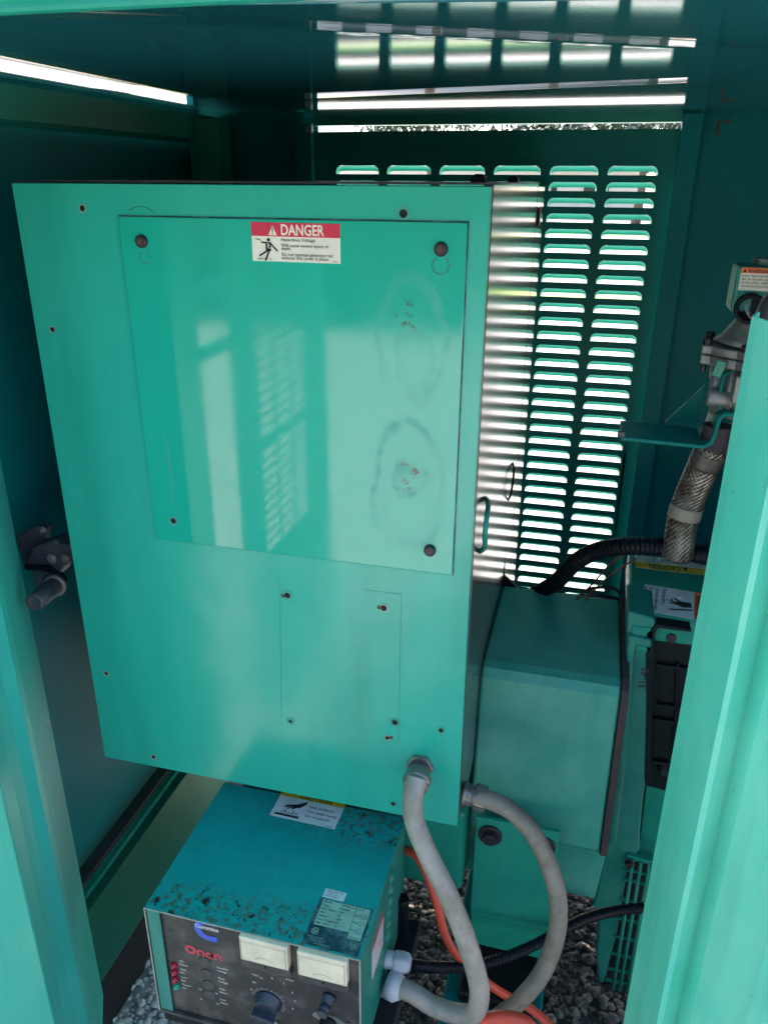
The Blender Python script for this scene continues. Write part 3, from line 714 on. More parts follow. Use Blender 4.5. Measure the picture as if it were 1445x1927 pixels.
# danger label
o_, u_, v_, w_, h_ = corner_frame([(473, 418), (640, 421), (641, 497), (476, 490)], Y=CY)
m = MB(); m.obox(o_, u_ * w_, v_ * h_, Vector((0, -.0004, 0))); dl = m.build('danger_label', M['white'], cov)
D = Decal(o_, u_, v_, .0007); s_ = w_ / 1.67
def W_(d, t, a, b, sz, wd=None, bold=0.0): d.text(t, a * s_, b * s_, sz * s_, bold, None if wd is None else wd * s_)
hh = h_ / s_                                    # height in label units (width 1.67)
D.rect(0, (hh - .235) * s_, w_, .235 * s_); D.build('red_band', M['labelred'], dl)
D = Decal(o_, u_, v_, .0009); W_(D, 'DANGER', .56, hh - .205, .255, .82, .02)
D.poly([(.33 * s_, (hh - .215) * s_), (.49 * s_, (hh - .215) * s_), (.41 * s_, (hh - .05) * s_)]); D.build('header_lettering', M['white'], dl)
def lby(t): return hh - .235 - (t - .235) * (hh - .235 - .035) / .49
D = Decal(o_, u_, v_, .0011)
D.line(.41 * s_, (hh - .155) * s_, .41 * s_, (hh - .085) * s_, .02 * s_); D.ring(.41 * s_, (hh - .185) * s_, 0, .012 * s_, n=8)
W_(D, 'Hazardous Voltage.', .565, lby(.33), .078, .66, .003); W_(D, 'Will cause severe injury or', .565, lby(.45), .078, .90, .003); W_(D, 'death.', .565, lby(.52), .078, None, .003)
W_(D, 'Do not operate generator set', .565, lby(.64), .078, .97, .003); W_(D, 'without this cover in place.', .565, lby(.715), .078, .90, .003)
W_(D, '098-5347 G', .10, .02, .055, .27); W_(D, '-TM/I-', 1.52, .02, .04, .11)
# struck figure
b0 = hh - .235
def L_(x0, y0, x1, y1, t): D.line(x0 * s_, y0 * s_, x1 * s_, y1 * s_, t * s_)
D.ring(.325 * s_, (b0 - .06) * s_, 0, .030 * s_, n=14)
L_(.18, b0 - .105, .36, b0 - .115, .025); L_(.35, b0 - .11, .49, b0 - .25, .028); L_(.29, b0 - .10, .29, b0 - .24, .05); L_(.34, b0 - .10, .345, b0 - .25, .05)
L_(.34, b0 - .22, .14, b0 - .34, .032); L_(.345, b0 - .22, .25, b0 - .42, .035); L_(.08, b0 - .045, .12, b0 - .06, .012); L_(.12, b0 - .06, .15, b0 - .055, .012); L_(.15, b0 - .055, .17, b0 - .08, .012)
D.build('lettering', M['ink'], dl)
D = Decal(o_, u_, v_, .0013); L_(.30, b0 - .12, .34, b0 - .15, .012); L_(.34, b0 - .15, .30, b0 - .165, .012); L_(.30, b0 - .165, .35, b0 - .21, .012); D.build('lightning_mark', M['white'], dl)

# ------------------------------------------------------------------ alternator shroud
ag = thing('alternator_housing', 'green sheet metal alternator housing right of the control box with dark gasket edge', 'generator', V(0, 1.2, -1.6))
SX0, SX1 = -.1183, .0985
prof = [(1.362, -.716), (1.10, -.7165), (1.085, -.722), (1.075, -.735), (1.045, -1.02), (1.07, -1.035), (1.10, -1.12), (1.36, -1.13)]
m = MB(); m.prism([V(SX0, y, z) for y, z in prof], Vector((SX1 - SX0, 0, 0))); m.build('shroud', M['shroud'], ag, .006, 3)
m = MB(); m.box(SX0 - .40, SX0 - .001, 1.00, 1.4, -1.125, -.95); m.build('stator_body', M['green'], ag, .01)  # stretched to the left to block bright ground below the box
m = MB(); m.prism([V(SX1 + .0005, y, z) for y, z in [(1.365, -.713), (1.098, -.713), (1.078, -.724), (1.070, -.736), (1.040, -1.022), (1.05, -1.03), (1.3, -1.03), (1.3, -.76)]], Vector((.011, 0, 0))); m.build('gasket', M['rubber'], ag, .001)
# skirt below the shroud
pol([(760, 1560), (862, 1530), (1140, 1608), (1118, 1692), (860, 1632), (762, 1612)], 1.075, .01, 'lower_skirt', M['shroud'], ag, .002)
# black fin and dark clutter behind the shroud edge
pol([(944, 1043), (950, 1050), (949, 1085), (975, 1108), (975, 1120), (932, 1120), (938, 1080)], 1.37, .01, 'rubber_fin', M['black'], ag)
# mounting plate with two big bolts
mp = thing('mounting_plate', 'curved green mounting plate with two large dark bolts below the alternator', 'bracket', V(-.04, 1.0, -1.6))
q = [U(*p, Y=1.005) for p in ((897, 1537), (1053, 1570), (1031, 1757), (883, 1715))]
tl, tr, br, bl_ = q
m = MB(); rows_ = []
for k in range(13):
    t = k / 12; yy = 1.005; zz = tl.z + (bl_.z - tl.z) * t; xx0 = tl.x; xx1 = tr.x
    rows_.append((yy, zz))
    if k == 12: zl = zz
prf = [(1.012, tl.z)] + [(1.005, tl.z)] + [(1.005, zl + .01), (1.010, zl - .01), (1.022, zl - .028), (1.03, zl - .05), (1.03, zl - .105)]
m.sheet([Vector((tl.x, y, z)) for y, z in prf], Vector((tr.x - tl.x, 0, 0)), -.006)
m.build('plate', M['green'], mp, .002, 3)
for px, py in ((922, 1571), (1022, 1592)):
    p = U(px, py, Y=1.004)
    MB().lathe(p, Vector((0, -1, 0)), [(0, .0195), (.003, .0195), (.004, .018)], 26).build('washer', M['dark'], mp)
    MB().cyl(p + Vector((0, -.004, 0)), p + Vector((0, -.014, 0)), .0125, 6, r2=.012, smooth=False).build('hex_head', M['dark'], mp, .001)
# skid beam under it
bm_ = thing('skid_beam', 'dark green skid beam running under the mounting plate', 'beam', V(-.03, 1.1, -1.6))
MB().box(-.135, .035, .62, 1.75, -1.50, -1.33).build('beam', M['inner'], bm_, .004)
MB().box(-.11, .02, .95, 1.10, -1.329, -1.30).build('rubber_mount', M['black'], bm_, .006)

# ------------------------------------------------------------------ engine end casting with grille
en = thing('engine_housing', 'green cast engine housing with black intake and slotted guard beside the right door', 'engine', V(.3, 1.2, -1.6))
EY = 1.16
ctop = [(1180, 1150), (1232, 1165), (1234, 1180), (1222, 1192), (1219, 1330), (1215, 1472), (1210, 1500), (1203, 1575), (1204, 1600), (1192, 1612), (1180, 1640), (1160, 1760), (1135, 1852), (1126, 1850), (1122, 1800), (1128, 1720), (1114, 1705), (1130, 1640), (1145, 1560), (1160, 1460), (1175, 1330), (1178, 1200)]
pol(ctop, EY, .10, 'casting', M['cast'], en, .008, seg=3)
pol([(1181, 1196), (1226, 1206), (1226, 1222), (1197, 1216), (1193, 1240), (1190, 1300), (1176, 1450), (1158, 1590), (1143, 1588), (1160, 1448), (1174, 1300), (1178, 1240)], EY - .012, .014, 'casting_rib', M['cast'], en, .005, seg=3)
MB().box(.20, .46, EY + .10, 1.62, -1.50, -.70).build('dark_backing', M['void'], en)  # added dark box that blocks bright ground behind the casting
MB().box(.135, .46, EY + .062, EY + .09, -1.46, -.70).build('inner_plate', M['cast'], en, .004)
# top deck with stickers
ZT = -.64
t0, t1, t2, t3 = U(1183, 1150, Z=ZT), U(1330, 1185, Z=ZT), U(1345, 1045, Z=ZT), U(1190, 1036, Z=ZT)
t1 = Vector((.42, t0.y, t0.z)); t2 = Vector((.42, t3.y, t0.z)); t3.x = t0.x + .004
m = MB(); m.prism([t0, t1, t2, t3], Vector((0, 0, -.05))); deck = m.build('top_deck', M['green'], en, .006, 3)
m = MB(); m.box(t0.x + .005, U(1233, 1190, Y=EY).x, EY - .004, EY + .08, -.70, -.652); m.build('front_step', M['green'], en, .005)
# black intake behind casting
pol([(1226, 1168), (1330, 1182), (1330, 1510), (1214, 1478)], EY + .03, .02, 'intake_box', M['black'], en)
pol([(1215, 1192), (1236, 1175), (1300, 1185), (1300, 1190), (1238, 1182), (1232, 1192), (1226, 1330), (1223, 1474), (1213, 1474), (1217, 1330)], EY - .004, .03, 'black_trim', M['black'], en, .001)
for q_ in ([(1236, 1250), (1320, 1262), (1320, 1268), (1236, 1256)], [(1236, 1325), (1320, 1337), (1320, 1342), (1236, 1330)], [(1228, 1352), (1320, 1366), (1320, 1371), (1228, 1357)], [(1272, 1250), (1277, 1250), (1268, 1500), (1263, 1500)], [(1226, 1432), (1320, 1446), (1320, 1452), (1226, 1438)]):
    pol(q_, EY + .022, .008, 'rib', M['black'], en, .001)
for px, py in ((1262, 1196), (1250, 1447)):
    p = U(px, py, Y=EY + .028); MB().lathe(p, Vector((0, -1, 0)), [(0, .012), (.005, .012), (.007, .008), (.011, .0075)], 18).build('bolt', M['dark'], en)
pol([(1216, 1478), (1330, 1510), (1300, 1640), (1203, 1590), (1208, 1540)], EY + .035, .02, 'side_sheet', M['green'], en)
# guard grille
gd = [(1175, 1613), (1240, 1630), (1200, 1876), (1138, 1856)]
pol(gd, EY + .045, .01, 'guard_recess', M['void'], en)
def lerp2(a, b, t): return (a[0] + (b[0] - a[0]) * t, a[1] + (b[1] - a[1]) * t)
for a, b_ in (((1191, 1617), (1153, 1861)), ((1206, 1621), (1165, 1865)), ((1222, 1625), (1178, 1869)), ((1237, 1628), (1192, 1873))):
    p, q = U(*a, Y=EY - .008), U(*b_, Y=EY - .008); MB().tube([p, p.lerp(q, .5) + Vector((0, -.004, 0)), q], .0034, 8).build('guard_bar', M['green'], en)
for ya, yb in ((1635, 1645), (1653, 1663), (1690, 1700), (1726, 1736), (1760, 1770), (1793, 1803), (1822, 1832), (1843, 1853)):
    t = (ya - 1613) / 243; xl = 1174 - 36 * t
    p, q = U(xl, ya, Y=EY), U(xl + 62, yb + 4, Y=EY); MB().tube([p, p.lerp(q, .5), q], .0030, 8).build('guard_cross_bar', M['green'], en)
pol([(1178, 1609), (1245, 1626), (1245, 1633), (1177, 1617)], EY - .008, .02, 'guard_edge', M['green'], en, .002)
p = U(1183, 1623, Y=EY - .012); MB().lathe(p, Vector((0, -1, 0)), [(0, .0085), (.002, .0085)], 18).cyl(p + Vector((0, -.002, 0)), p + Vector((0, -.009, 0)), .0068, 6, smooth=False).build('bolt', M['dark'], en, .0008)
p = U(1141, 1852, Y=EY - .004); MB().cyl(p, p + Vector((0, -.008, 0)), .008, 6, smooth=False).build('bolt', M['dark'], en, .0008)
# stencilled number reading upward
a, b_ = U(1221, 1297, Y=EY - .0125), U(1214, 1297, Y=EY - .0125)
D = Decal(U(1214, 1297, Y=EY - .016), (0, 0, 1), (-1, 0, 0), .001); D.text('31-45', 0, 0, .016, .03, .041); D.build('stencilled_number', M['ink'], en)
# stickers on the deck
def sticker(corners, name, mat, par, **k):
    o1, u1, v1, w1, h1 = corner_frame(corners, **k); n1 = u1.cross(v1).normalized()
    m = MB(); m.obox(o1, u1 * w1, v1 * h1, n1 * .0005); return m.build(name, mat, par), (o1 + n1 * .0005, u1, v1, w1, h1)
# upside-down yellow caution sticker: its own "up" points away from us
st, (o1, u1, v1, w1, h1) = sticker([(1340, 1085), (1197, 1068), (1192, 1042), (1330, 1056)], 'caution_sticker', M['white2'], deck, Z=ZT)
D = Decal(o1, u1, v1, .0002); D.rect(0, h1 * .58, w1, h1 * .42); D.build('yellow_band', M['labelyellow'], st)
D = Decal(o1, u1, v1, .0004); D.text('CAUTION', w1 * .40, h1 * .64, h1 * .42, .02, w1 * .42); D.poly([(w1 * .30, h1 * .64), (w1 * .37, h1 * .64), (w1 * .335, h1 * .95)])
for k in range(3): D.text(['Use only coolant', 'mixture with this', 'generator engine'][k], w1 * .1, h1 * (.42 - k * .17), h1 * .15, 0, w1 * .75)
D.build('lettering', M['ink'], st)
st, (o1, u1, v1, w1, h1) = sticker([(1334, 1117), (1326, 1168), (1210, 1151), (1208, 1101)], 'rotating_parts_sticker', M['white2'], deck, Z=ZT)
D = Decal(o1, u1, v1, .0002); D.rect(0, h1 * .80, w1, h1 * .2); D.build('orange_band', M['labelorange'], st)
D = Decal(o1, u1, v1, .0004); D.text('WARNING', w1 * .12, h1 * .83, h1 * .14, .02, w1 * .76)
D.text('Rotating parts.', w1 * .08, h1 * .30, h1 * .09, .01, w1 * .55); D.text('Can cause severe injury.', w1 * .08, h1 * .19, h1 * .09, .01, w1 * .86); D.text('Do not operate without', w1 * .08, h1 * .09, h1 * .09, .01, w1 * .80); D.text('guards in place.', w1 * .08, h1 * .01, h1 * .08, .01, w1 * .5)
D.poly([(w1 * .45, h1 * .75), (w1 * .62, h1 * .76), (w1 * .66, h1 * .62), (w1 * .58, h1 * .5), (w1 * .45, h1 * .56)])
for a_, b2, c_, d_ in ((.48, .6, .40, .50), (.53, .56, .47, .42), (.58, .55, .55, .42)): D.line(w1 * a_, h1 * b2, w1 * c_, h1 * d_, w1 * .05)
D.line(w1 * .70, h1 * .78, w1 * .80, h1 * .42, w1 * .05)
for a_, b2 in ((.42, .45), (.36, .50), (.47, .38)): D.ring(w1 * a_, h1 * b2, 0, w1 * .022, n=8)
D.build('lettering', M['ink'], st)

# ------------------------------------------------------------------ fuel regulator, bracket, braided hose
br_ = thing('regulator_bracket', 'dark green stepped steel bracket holding the fuel regulator', 'bracket', V(.12, 1.15, -.345))
RY = 1.10
def s(px, py): return U(px, py, Y=RY)
pr = [s(1166, 819), s(1168, 822), s(1322, 838), s(1334, 833), s(1341, 818), s(1350, 787), s(1362, 777), s(1405, 779)]
m = MB(); m.sheet([Vector((p.x, RY, p.z)) for p in pr[1:]], Vector((0, .085, 0)), -.0055); m.build('stepped_plate', M['louver'], br_, .0015)
m = MB(); a = s(1262, 800); b_ = s(1328, 800); m.prism([Vector((a.x, RY + .08, a.z - .018)), Vector((b_.x, RY + .08, b_.z - .018)), Vector((b_.x, RY + .08, b_.z + .035))], Vector((0, .005, 0))); m.build('gusset', M['louver'], br_)
p = s(1164, 795); MB().box(p.x, p.x + .010, RY - .004, RY + .004, p.z - GZ - .020, p.z - GZ - .012).build('clip', M['latch'], br_, .001)
ub = [s(1360, 776), s(1362, 735), s(1368, 712), s(1382, 704), s(1440, 702)]
m = MB(); m.sheet([Vector((p.x, RY + .01, p.z)) for p in ub], Vector((0, .05, 0)), .005); m.build('yoke', M['louver'], br_, .0015)
rg = thing('fuel_regulator', 'grey cast fuel regulator with bolted flange and warning sticker', 'regulator', V(.2, 1.16, -.32))
cx0 = U(1402, 665, Y=1.15)
def lobed(c, r, z0, z1, n, name, ph=0):
    m = MB(); pts = []
    for i in range(72):
        t = 2 * math.pi * i / 72; k = max(0, math.cos(n * (t - ph))) ** 6; rr = r * (1 + .16 * k); pts.append(Vector((c.x + rr * math.cos(t), c.y + rr * math.sin(t), z0)))
    m.prism(pts, Vector((0, 0, z1 - z0))); return m.build(name, M['alu'], rg, .002)
zc = cx0.z
PH = R(200)
lobed(cx0, .054, zc + .0005, zc + .012, 6, 'upper_flange', PH); lobed(cx0, .054, zc - .013, zc - .0005, 6, 'lower_flange', PH)
for k in range(6):
    t = PH + k * math.pi / 3; p = Vector((cx0.x + .056 * math.cos(t), cx0.y + .056 * math.sin(t), zc))
    MB().cyl(p + Vector((0, 0, .012)), p + Vector((0, 0, .0205)), .0062, 6, smooth=False).cyl(p + Vector((0, 0, -.0132)), p + Vector((0, 0, -.024)), .0036, 10).build('flange_bolt', M['dark'], rg, .0008)
MB().lathe(Vector((cx0.x + .005, cx0.y, zc + .012)), Vector((.10, 0, 1)), [(0, .048), (.008, .040), (.03, .028), (.05, .022), (.075, .020)], 30).build('bonnet', M['alu'], rg)
MB().lathe(Vector((cx0.x, cx0.y, zc - .0135)), Vector((0, 0, -1)), [(0, .042), (.022, .040), (.03, .036), (.055, .034), (.07, .034)], 30).build('lower_body', M['alu'], rg)
for a, r in ((205, .009), (245, .008), (285, .009)):
    t = R(a); p = Vector((cx0.x + .036 * math.cos(t), cx0.y + .036 * math.sin(t), zc - .014)); MB().lathe(p, Vector((0, 0, -1)), [(0, r), (.05, r * .8), (.058, r * .5)], 12).build('boss', M['alu'], rg)
p = U(1345, 748, Y=1.12); MB().lathe(p, Vector((-.9, .2, 0)), [(-.02, .011), (0, .013), (.006, .013), (.010, .010)], 20).build('port', M['alu'], rg)
p = U(1398, 733, Y=1.09); MB().box(p.x - .012, p.x + .03, 1.085, 1.12, p.z - GZ - .02, p.z - GZ + .018).build('side_block', M['alu'], rg, .004)
o1, u1, v1, w1, h1 = corner_frame([(1345, 678), (1362, 681), (1360, 713), (1343, 706)], Y=1.098)
m = MB(); m.obox(o1, u1 * w1, v1 * h1, Vector((0, .001, 0))); tg = m.build('green_tag', M['green'], rg)
D = Decal(o1, u1, v1, .0003)
for k in range(6): D.text('FUEL GAS REG', w1 * .1, h1 * (.84 - .15 * k), h1 * .11, 0, w1 * .75)
D.build('lettering', M['inkw'], tg)
# solenoid box
pz = 1.09
m = MB(); a, b_ = U(1388, 500, Y=pz), U(1384, 588, Y=pz); m.box(a.x, a.x + .085, pz, pz + .05, b_.z - GZ, a.z - GZ - .0); sb = m.build('solenoid_box', M['cast'], rg, .004, label='grey-green box with warning sticker')
MB().cyl(U(1436, 492, Y=1.12) + Vector((0, 0, -.012)), U(1436, 492, Y=1.12) + Vector((0, 0, .004)), .013, 20).build('cap_nut', M['alu'], rg, .001)
st, (o1, u1, v1, w1, h1) = sticker([(1394, 503), (1462, 506), (1460, 549), (1389, 546)], 'warning_sticker', M['white'], sb, Y=pz - .0004)
D = Decal(o1, u1, v1, .0002); D.rect(0, h1 * .76, w1, h1 * .24); D.build('orange_band', M['labelorange'], st)
D = Decal(o1, u1, v1, .0004); D.text('WARNING', w1 * .17, h1 * .79, h1 * .22, .02, w1 * .64); D.poly([(w1 * .05, h1 * .79), (w1 * .14, h1 * .79), (w1 * .095, h1 * .96)])
for k, t in enumerate(['BODILY INJURY AND PROPERTY', 'FIRE OR HAZARD, READ', 'INSTALLATION, OPERATING', 'AND SERVICE INSTRUCTIONS']): D.text(t, w1 * .03, h1 * (.60 - .15 * k), h1 * .13, .008, w1 * (.94 - .12 * (k % 2)))
D.text('87724', w1 * .03, h1 * .03, h1 * .07, .005, w1 * .14); D.build('lettering', M['ink'], st)
p = U(1411, 580, Y=1.09); MB().lathe(p + Vector((0, .01, 0)), Vector((-.1, -1, 0)), [(0, .019), (.022, .0185), (.022, .013), (.01, .012)], 24).build('rubber_boot', M['black'], rg)
m = MB(); m.tube(spline([U(1405, 570, Y=1.07), U(1403, 578, Y=1.05), U(1408, 590, Y=1.03), U(1416, 600, Y=1.02)], 8), .0018, 8); m.build('white_wire', M['gland'], rg)
m = MB(); m.tube(spline([U(1408, 588, Y=1.035), U(1416, 600, Y=1.015), U(1432, 610, Y=1.0)], 8), .0022, 8); m.build('red_wire', M['redwire'], rg)
hb = MB(); hb.tube(spline([U(1490, 560, Y=.98), U(1462, 585, Y=.98), U(1448, 640, Y=1.0), U(1466, 700, Y=1.02)], 10), .021, 18)
meta(hb.build('rubber_hose', M['latch']), 'dark grey elbow hose beside the fuel regulator at the picture edge', 'hose')
# braided hose
bh = thing('braided_hose', 'braided metal fuel hose wrapped with tape hanging below the regulator', 'hose', V(.15, 1.15, -.5))
path = spline([U(1352, 800, Y=1.13), U(1345, 830, Y=1.13), U(1322, 880, Y=1.14), U(1300, 930, Y=1.15), U(1283, 985, Y=1.15), U(1274, 1050, Y=1.15)], 10)
m = MB(); m.tube(path, .0205, 20); m.build('core', M['rubber'], bh)
m = MB(); hp = resample(path, .004)
def frames(pp):
    out = []; Nn = (pp[1] - pp[0]).cross(Vector((0, 1, .2))).normalized()
    for i, p in enumerate(pp):
        T = (pp[min(i + 1, len(pp) - 1)] - pp[max(i - 1, 0)]).normalized(); Nn = (Nn - T * Nn.dot(T)).normalized(); out.append((p, T, Nn.copy(), T.cross(Nn)))
    return out
fr = frames(hp)
for dirn in (1, -1):
    for s0 in range(18):
        prevq = None
        for i in range(8, len(fr)):
            p, T, Nn, B = fr[i]; ang = dirn * i * .17 + s0 * 2 * math.pi / 18; rr = .0213 + .0004 * dirn
            rad = Nn * math.cos(ang) + B * math.sin(ang); tan = (T.cross(rad) * dirn * .9 + T).normalized(); sd_ = tan.cross(rad).normalized() * .0018
            c = p + rad * rr; q = [m.b.verts.new(c + sd_), m.b.verts.new(c + rad * .0007), m.b.verts.new(c - sd_)]
            if prevq: m.b.faces.new([prevq[0], prevq[1], q[1], q[0]]); m.b.faces.new([prevq[1], prevq[2], q[2], q[1]])
            prevq = q
m.build('braid', M['braid'], bh, rec=False, kind='stuff')
L = (path[-1] - path[0]).length
m = MB(); m.tube(path[14:20], .0228, 22); m.build('ferrule', M['darkalu'], bh)
m = MB(); m.tube(path[34:39], .0236, 22); m.build('tape_wrap', M['tapefoil'], bh)
MB().lathe(path[4], path[12] - path[4], [(0, .017), (.01, .019), (.02, .019), (.024, .0165), (.04, .0165)], 22).build('hose_nut', M['rust'], bh)
# metal can at the door edge
m = MB(); pts = [U(*p, Y=1.12) for p in ((1362, 816), (1400, 800), (1430, 830), (1400, 880), (1385, 868))]
m.prism(pts, Vector((0, .04, 0))); meta(m.build('junction_cover', M['alu'], None, .004), 'grey metal cover plate tucked beside the braided hose', 'cover')

# ------------------------------------------------------------------ corrugated loom and wires at the back
def loom(pts, r, label, name, step=.0016, amp=.07):
    pp = loom_path(pts, step); m = MB(); m.tube(pp, lambda i: r * (1 + (amp if (i // 2) % 2 else -amp)), 16)
    return meta(m.build(name, M['black'], None), label, 'cable')
loom([U(*p, Y=y) for *p, y in ((955, 1150, 1.43), (1000, 1122, 1.38), (1045, 1096, 1.33), (1080, 1060, 1.27), (1120, 1038, 1.25), (1175, 1028, 1.22), (1240, 1030, 1.20), (1300, 1040, 1.18), (1400, 1062, 1.16))], .0148, 'thick black corrugated loom arching over the alternator in front of the louvres', 'corrugated_loom', .0019, .032)
def wire(pts, r, mat, name, label):
    m = MB(); m.tube(spline(pts, 10), r, 8); return meta(m.build(name, mat), label, 'wire')
wire([U(*p, Y=1.34) for p in ((1085, 1128), (1115, 1098), (1150, 1060), (1185, 1040), (1200, 1036))], .0016, M['redwire'], 'red_wire', 'upper of two thin red wires crossing the louvres')
wire([U(*p, Y=1.335) for p in ((1100, 1130), (1130, 1098), (1165, 1070), (1195, 1052))], .0016, M['redwire'], 'red_wire', 'lower of two thin red wires crossing the louvres')
wire([U(*p, Y=1.39) for p in ((930, 1120), (970, 1108), (1010, 1114), (1080, 1122), (1150, 1126), (1180, 1140))], .005, M['black'], 'black_cable', 'black cable lying along the back edge of the alternator housing')
wire([U(*p, Y=1.37) for p in ((1090, 1122), (1110, 1108), (1150, 1106), (1168, 1118))], .003, M['rubber'], 'brown_wire', 'thin brown wire arched behind the alternator housing')

# ------------------------------------------------------------------ battery charger
bc = thing('battery_charger', 'chipped teal battery charger with dusty black front panel and two meters', 'battery charger', CHB)
cz, cX0, cX1, cY0, cY1, cB = -.95, -.530, -.212, .704, .965, -1.165
m = MB(); m.box(cX0, cX1, cY0, cY1, cz - .002, cz); m.build('top_sheet', M['charger'], bc, .0015)
m = MB(); m.sheet([V(cX0, cY1, cz - .0025), V(cX0, cY0 + .002, cz - .0025), V(cX0 + .0, cY0 + .0021, cz - .0025)], Vector((0, 0, cB - cz)), .002); m.build('left_side', M['charger_side'], bc)
m = MB(); m.box(cX0 + .0025, cX0 + .022, cY0 + .0015, cY0 + .0035, cB, cz - .0025); m.build('front_flange', M['charger_side'], bc)
m = MB(); m.box(cX1 - .002, cX1, cY0, cY1, cB, cz - .0025); sidep = m.build('right_side', M['charger_side'], bc, .001)
m = MB(); m.box(cX1 - .0015, cX1 + .0005, cY0 - .001, cY0 + .0008, cB, cz - .001); m.box(cX0, cX1, cY0 - .001, cY0 + .0005, cz - .0018, cz - .0003); m.box(cX0 - .0003, cX0 + .0012, cY0 - .001, cY0 + .0008, cB, cz - .002); m.build('worn_edge', M['rim'], bc)
for k in range(6):                          # pressed louvres on the right side
    z = cz - .026 - k * .020
    for kk in range(1):
        p = V(cX1, .87 - k * .004, z)
        MB().lathe(p + Vector((-.006, 0, 0)), Vector((1, 0, .5)), [(0, .013), (.006, .0115), (.0095, .007), (.0105, .002)], 14).build('side_louver', M['charger_side'], sidep)
FPY = cY0 + .006
m = MB(); m.box(cX0 + .002, cX1 - .0025, FPY, FPY + .002, cB, cz - .004); fp = m.build('front_panel', M['panel'], bc)
MB().box(cX0 - .002, cX1 + .03, cY0 + .01, cY1, cB - .035, cB - .004).build('mounting_tray', M['void'], bc, .003)
MB().box(cX0 + .003, cX1 - .003, cY0 - .0005, cY0 + .0055, cB - .002, cB + .004).build('bottom_lip', M['panel'], bc, .001)
def F(px, py, off=0): return U(px, py, Y=FPY - off)
def FD(lift=.0005): return Decal(Vector((0, FPY, 0)), (1, 0, 0), (0, 0, 1), lift)
# blue emblem and red word
D = FD(.0006)
e0 = F(384, 1748); ex, ez, er = e0.x, e0.z, .0205
D.ring(ex + .006, ez, er * .52, er, 95, 268, 26)
D.poly([(ex + .005, ez - er), (ex + .019, ez - er), (ex + .019, ez - er * .52), (ex + .005, ez - er * .52)])
D.poly([(ex + .005, ez + er * .52), (ex + .019, ez + er * .52), (ex + .019, ez + er), (ex + .005, ez + er)])
D.build('blue_emblem', M['blue'], fp)
D = FD(.0008); D.text('Cummins', ex - .013, ez + .001, .0105, .03, .036); D.build('emblem_lettering', M['inkw'], fp)
D = FD(.0006); a, b_ = F(349, 1783), F(424, 1797)
D.ring(a.x + .0085, a.z - .001, .0042, .0085, n=26)
def arch(cx, z0, r0, r1, legl, legr):
    D.ring(cx, z0, r0, r1, 0, 180, 14); D.rect(cx - r1, z0 - legl, r1 - r0, legl); D.rect(cx + r0, z0 - legr, r1 - r0, legr)
zz = a.z - .002
arch(a.x + .0245, zz, .0027, .0062, .0072, .0072)
D.ring(a.x + .0375, zz - .0012, .0027, .006, n=20); D.rect(a.x + .0402, zz - .0072, .0033, .0112)
arch(a.x + .0512, zz, .0027, .0062, .0072, .0072)
D.build('red_lettering', M['redprint'], fp)
# lamps
for k, (px, py) in enumerate(((329, 1812), (330, 1825), (331, 1839), (334, 1852))):
    p = F(px, py + 2)
    MB().lathe(p + Vector((0, .001, 0)), Vector((0, -1, 0)), [(0, .0052), (.004, .0050), (.007, .0036), (.0085, .0012)], 16).build('red_lamp' if k < 3 else 'green_lamp', M['lampred'] if k < 3 else M['lampgreen'], fp)
D = FD()
for nm_, lst in (('lamp_legend', ((338, 1805, 'AC'), (338, 1811, 'Failure'), (340, 1820, 'High'), (340, 1826, 'Bat.'), (342, 1835, 'Low'), (342, 1841, 'Bat.'), (344, 1849, 'Power'), (344, 1855, 'On'))),
                 ('adjuster_legend', ((409, 1817, 'Equalize'), (409, 1823, 'Voltage'), (411, 1837, 'Float'), (411, 1843, 'Voltage'), (413, 1857, 'High'), (413, 1863, 'Alarm'), (415, 1877, 'Low'), (415, 1883, 'Alarm'), (374, 1858, '14'), (404, 1866, '19'), (378, 1877, '9'), (407, 1885, '13'))), ('switch_legend', ((482, 1917, 'Power'), (513, 1912, 'On')))):
    D = FD()
    for px, py, t in lst: p = F(px, py + 4); D.text(t, p.x, p.z, .0052, .012)
    D.build(nm_, M['inkw'], fp)
D = FD()
for px, py, t in ((476, 1846, '10'), (490, 1838, '11'), (512, 1839, '0'), (534, 1849, '1'), (550, 1866, '2'), (555, 1882, '3'), (551, 1896, '4'), (473, 1860, '9')):
    p = F(px, py + 3); D.text(t, p.x - .001, p.z, .0056, .02)
kc = F(505, 1884)
for k in range(23):
    t = R(160 - k * 8.6); r0, r1 = .0225, (.0275 if k % 2 == 0 else .0255); D.line(kc.x + r0 * math.cos(t), kc.z + r0 * math.sin(t), kc.x + r1 * math.cos(t), kc.z + r1 * math.sin(t), .0006)
p = F(474, 1834); D.text('Time', p.x, p.z, .005, .01); p = F(538, 1843); D.text('Amps', p.x, p.z, .005, .01)
D.build('dial_scale', M['inkw'], fp)
# four dished adjusters
for px, py in ((385, 1810), (389, 1832), (393, 1853), (396, 1872)):
    p = F(px, py); MB().lathe(p + Vector((0, .0005, 0)), Vector((0, -1, 0)), [(0, .0098), (.0012, .0098), (.0022, .0088), (.0016, .0078)], 26).build('adjuster_cap', M['bezel'], fp)
# knob
MB().lathe(kc, Vector((0, -1, 0)), [(0, .0205), (.003, .0205), (.004, .0175), (.013, .0165), (.0145, .0145)], 32).build('knob_base', M['knob'], fp)
m = MB(); m.obox(kc + Vector((-.0165, -.0275, -.0065)), Vector((.033, 0, -.005)), Vector((0, .015, 0)), Vector((.001, 0, .009))); m.build('knob_grip', M['knob'], fp, .002)
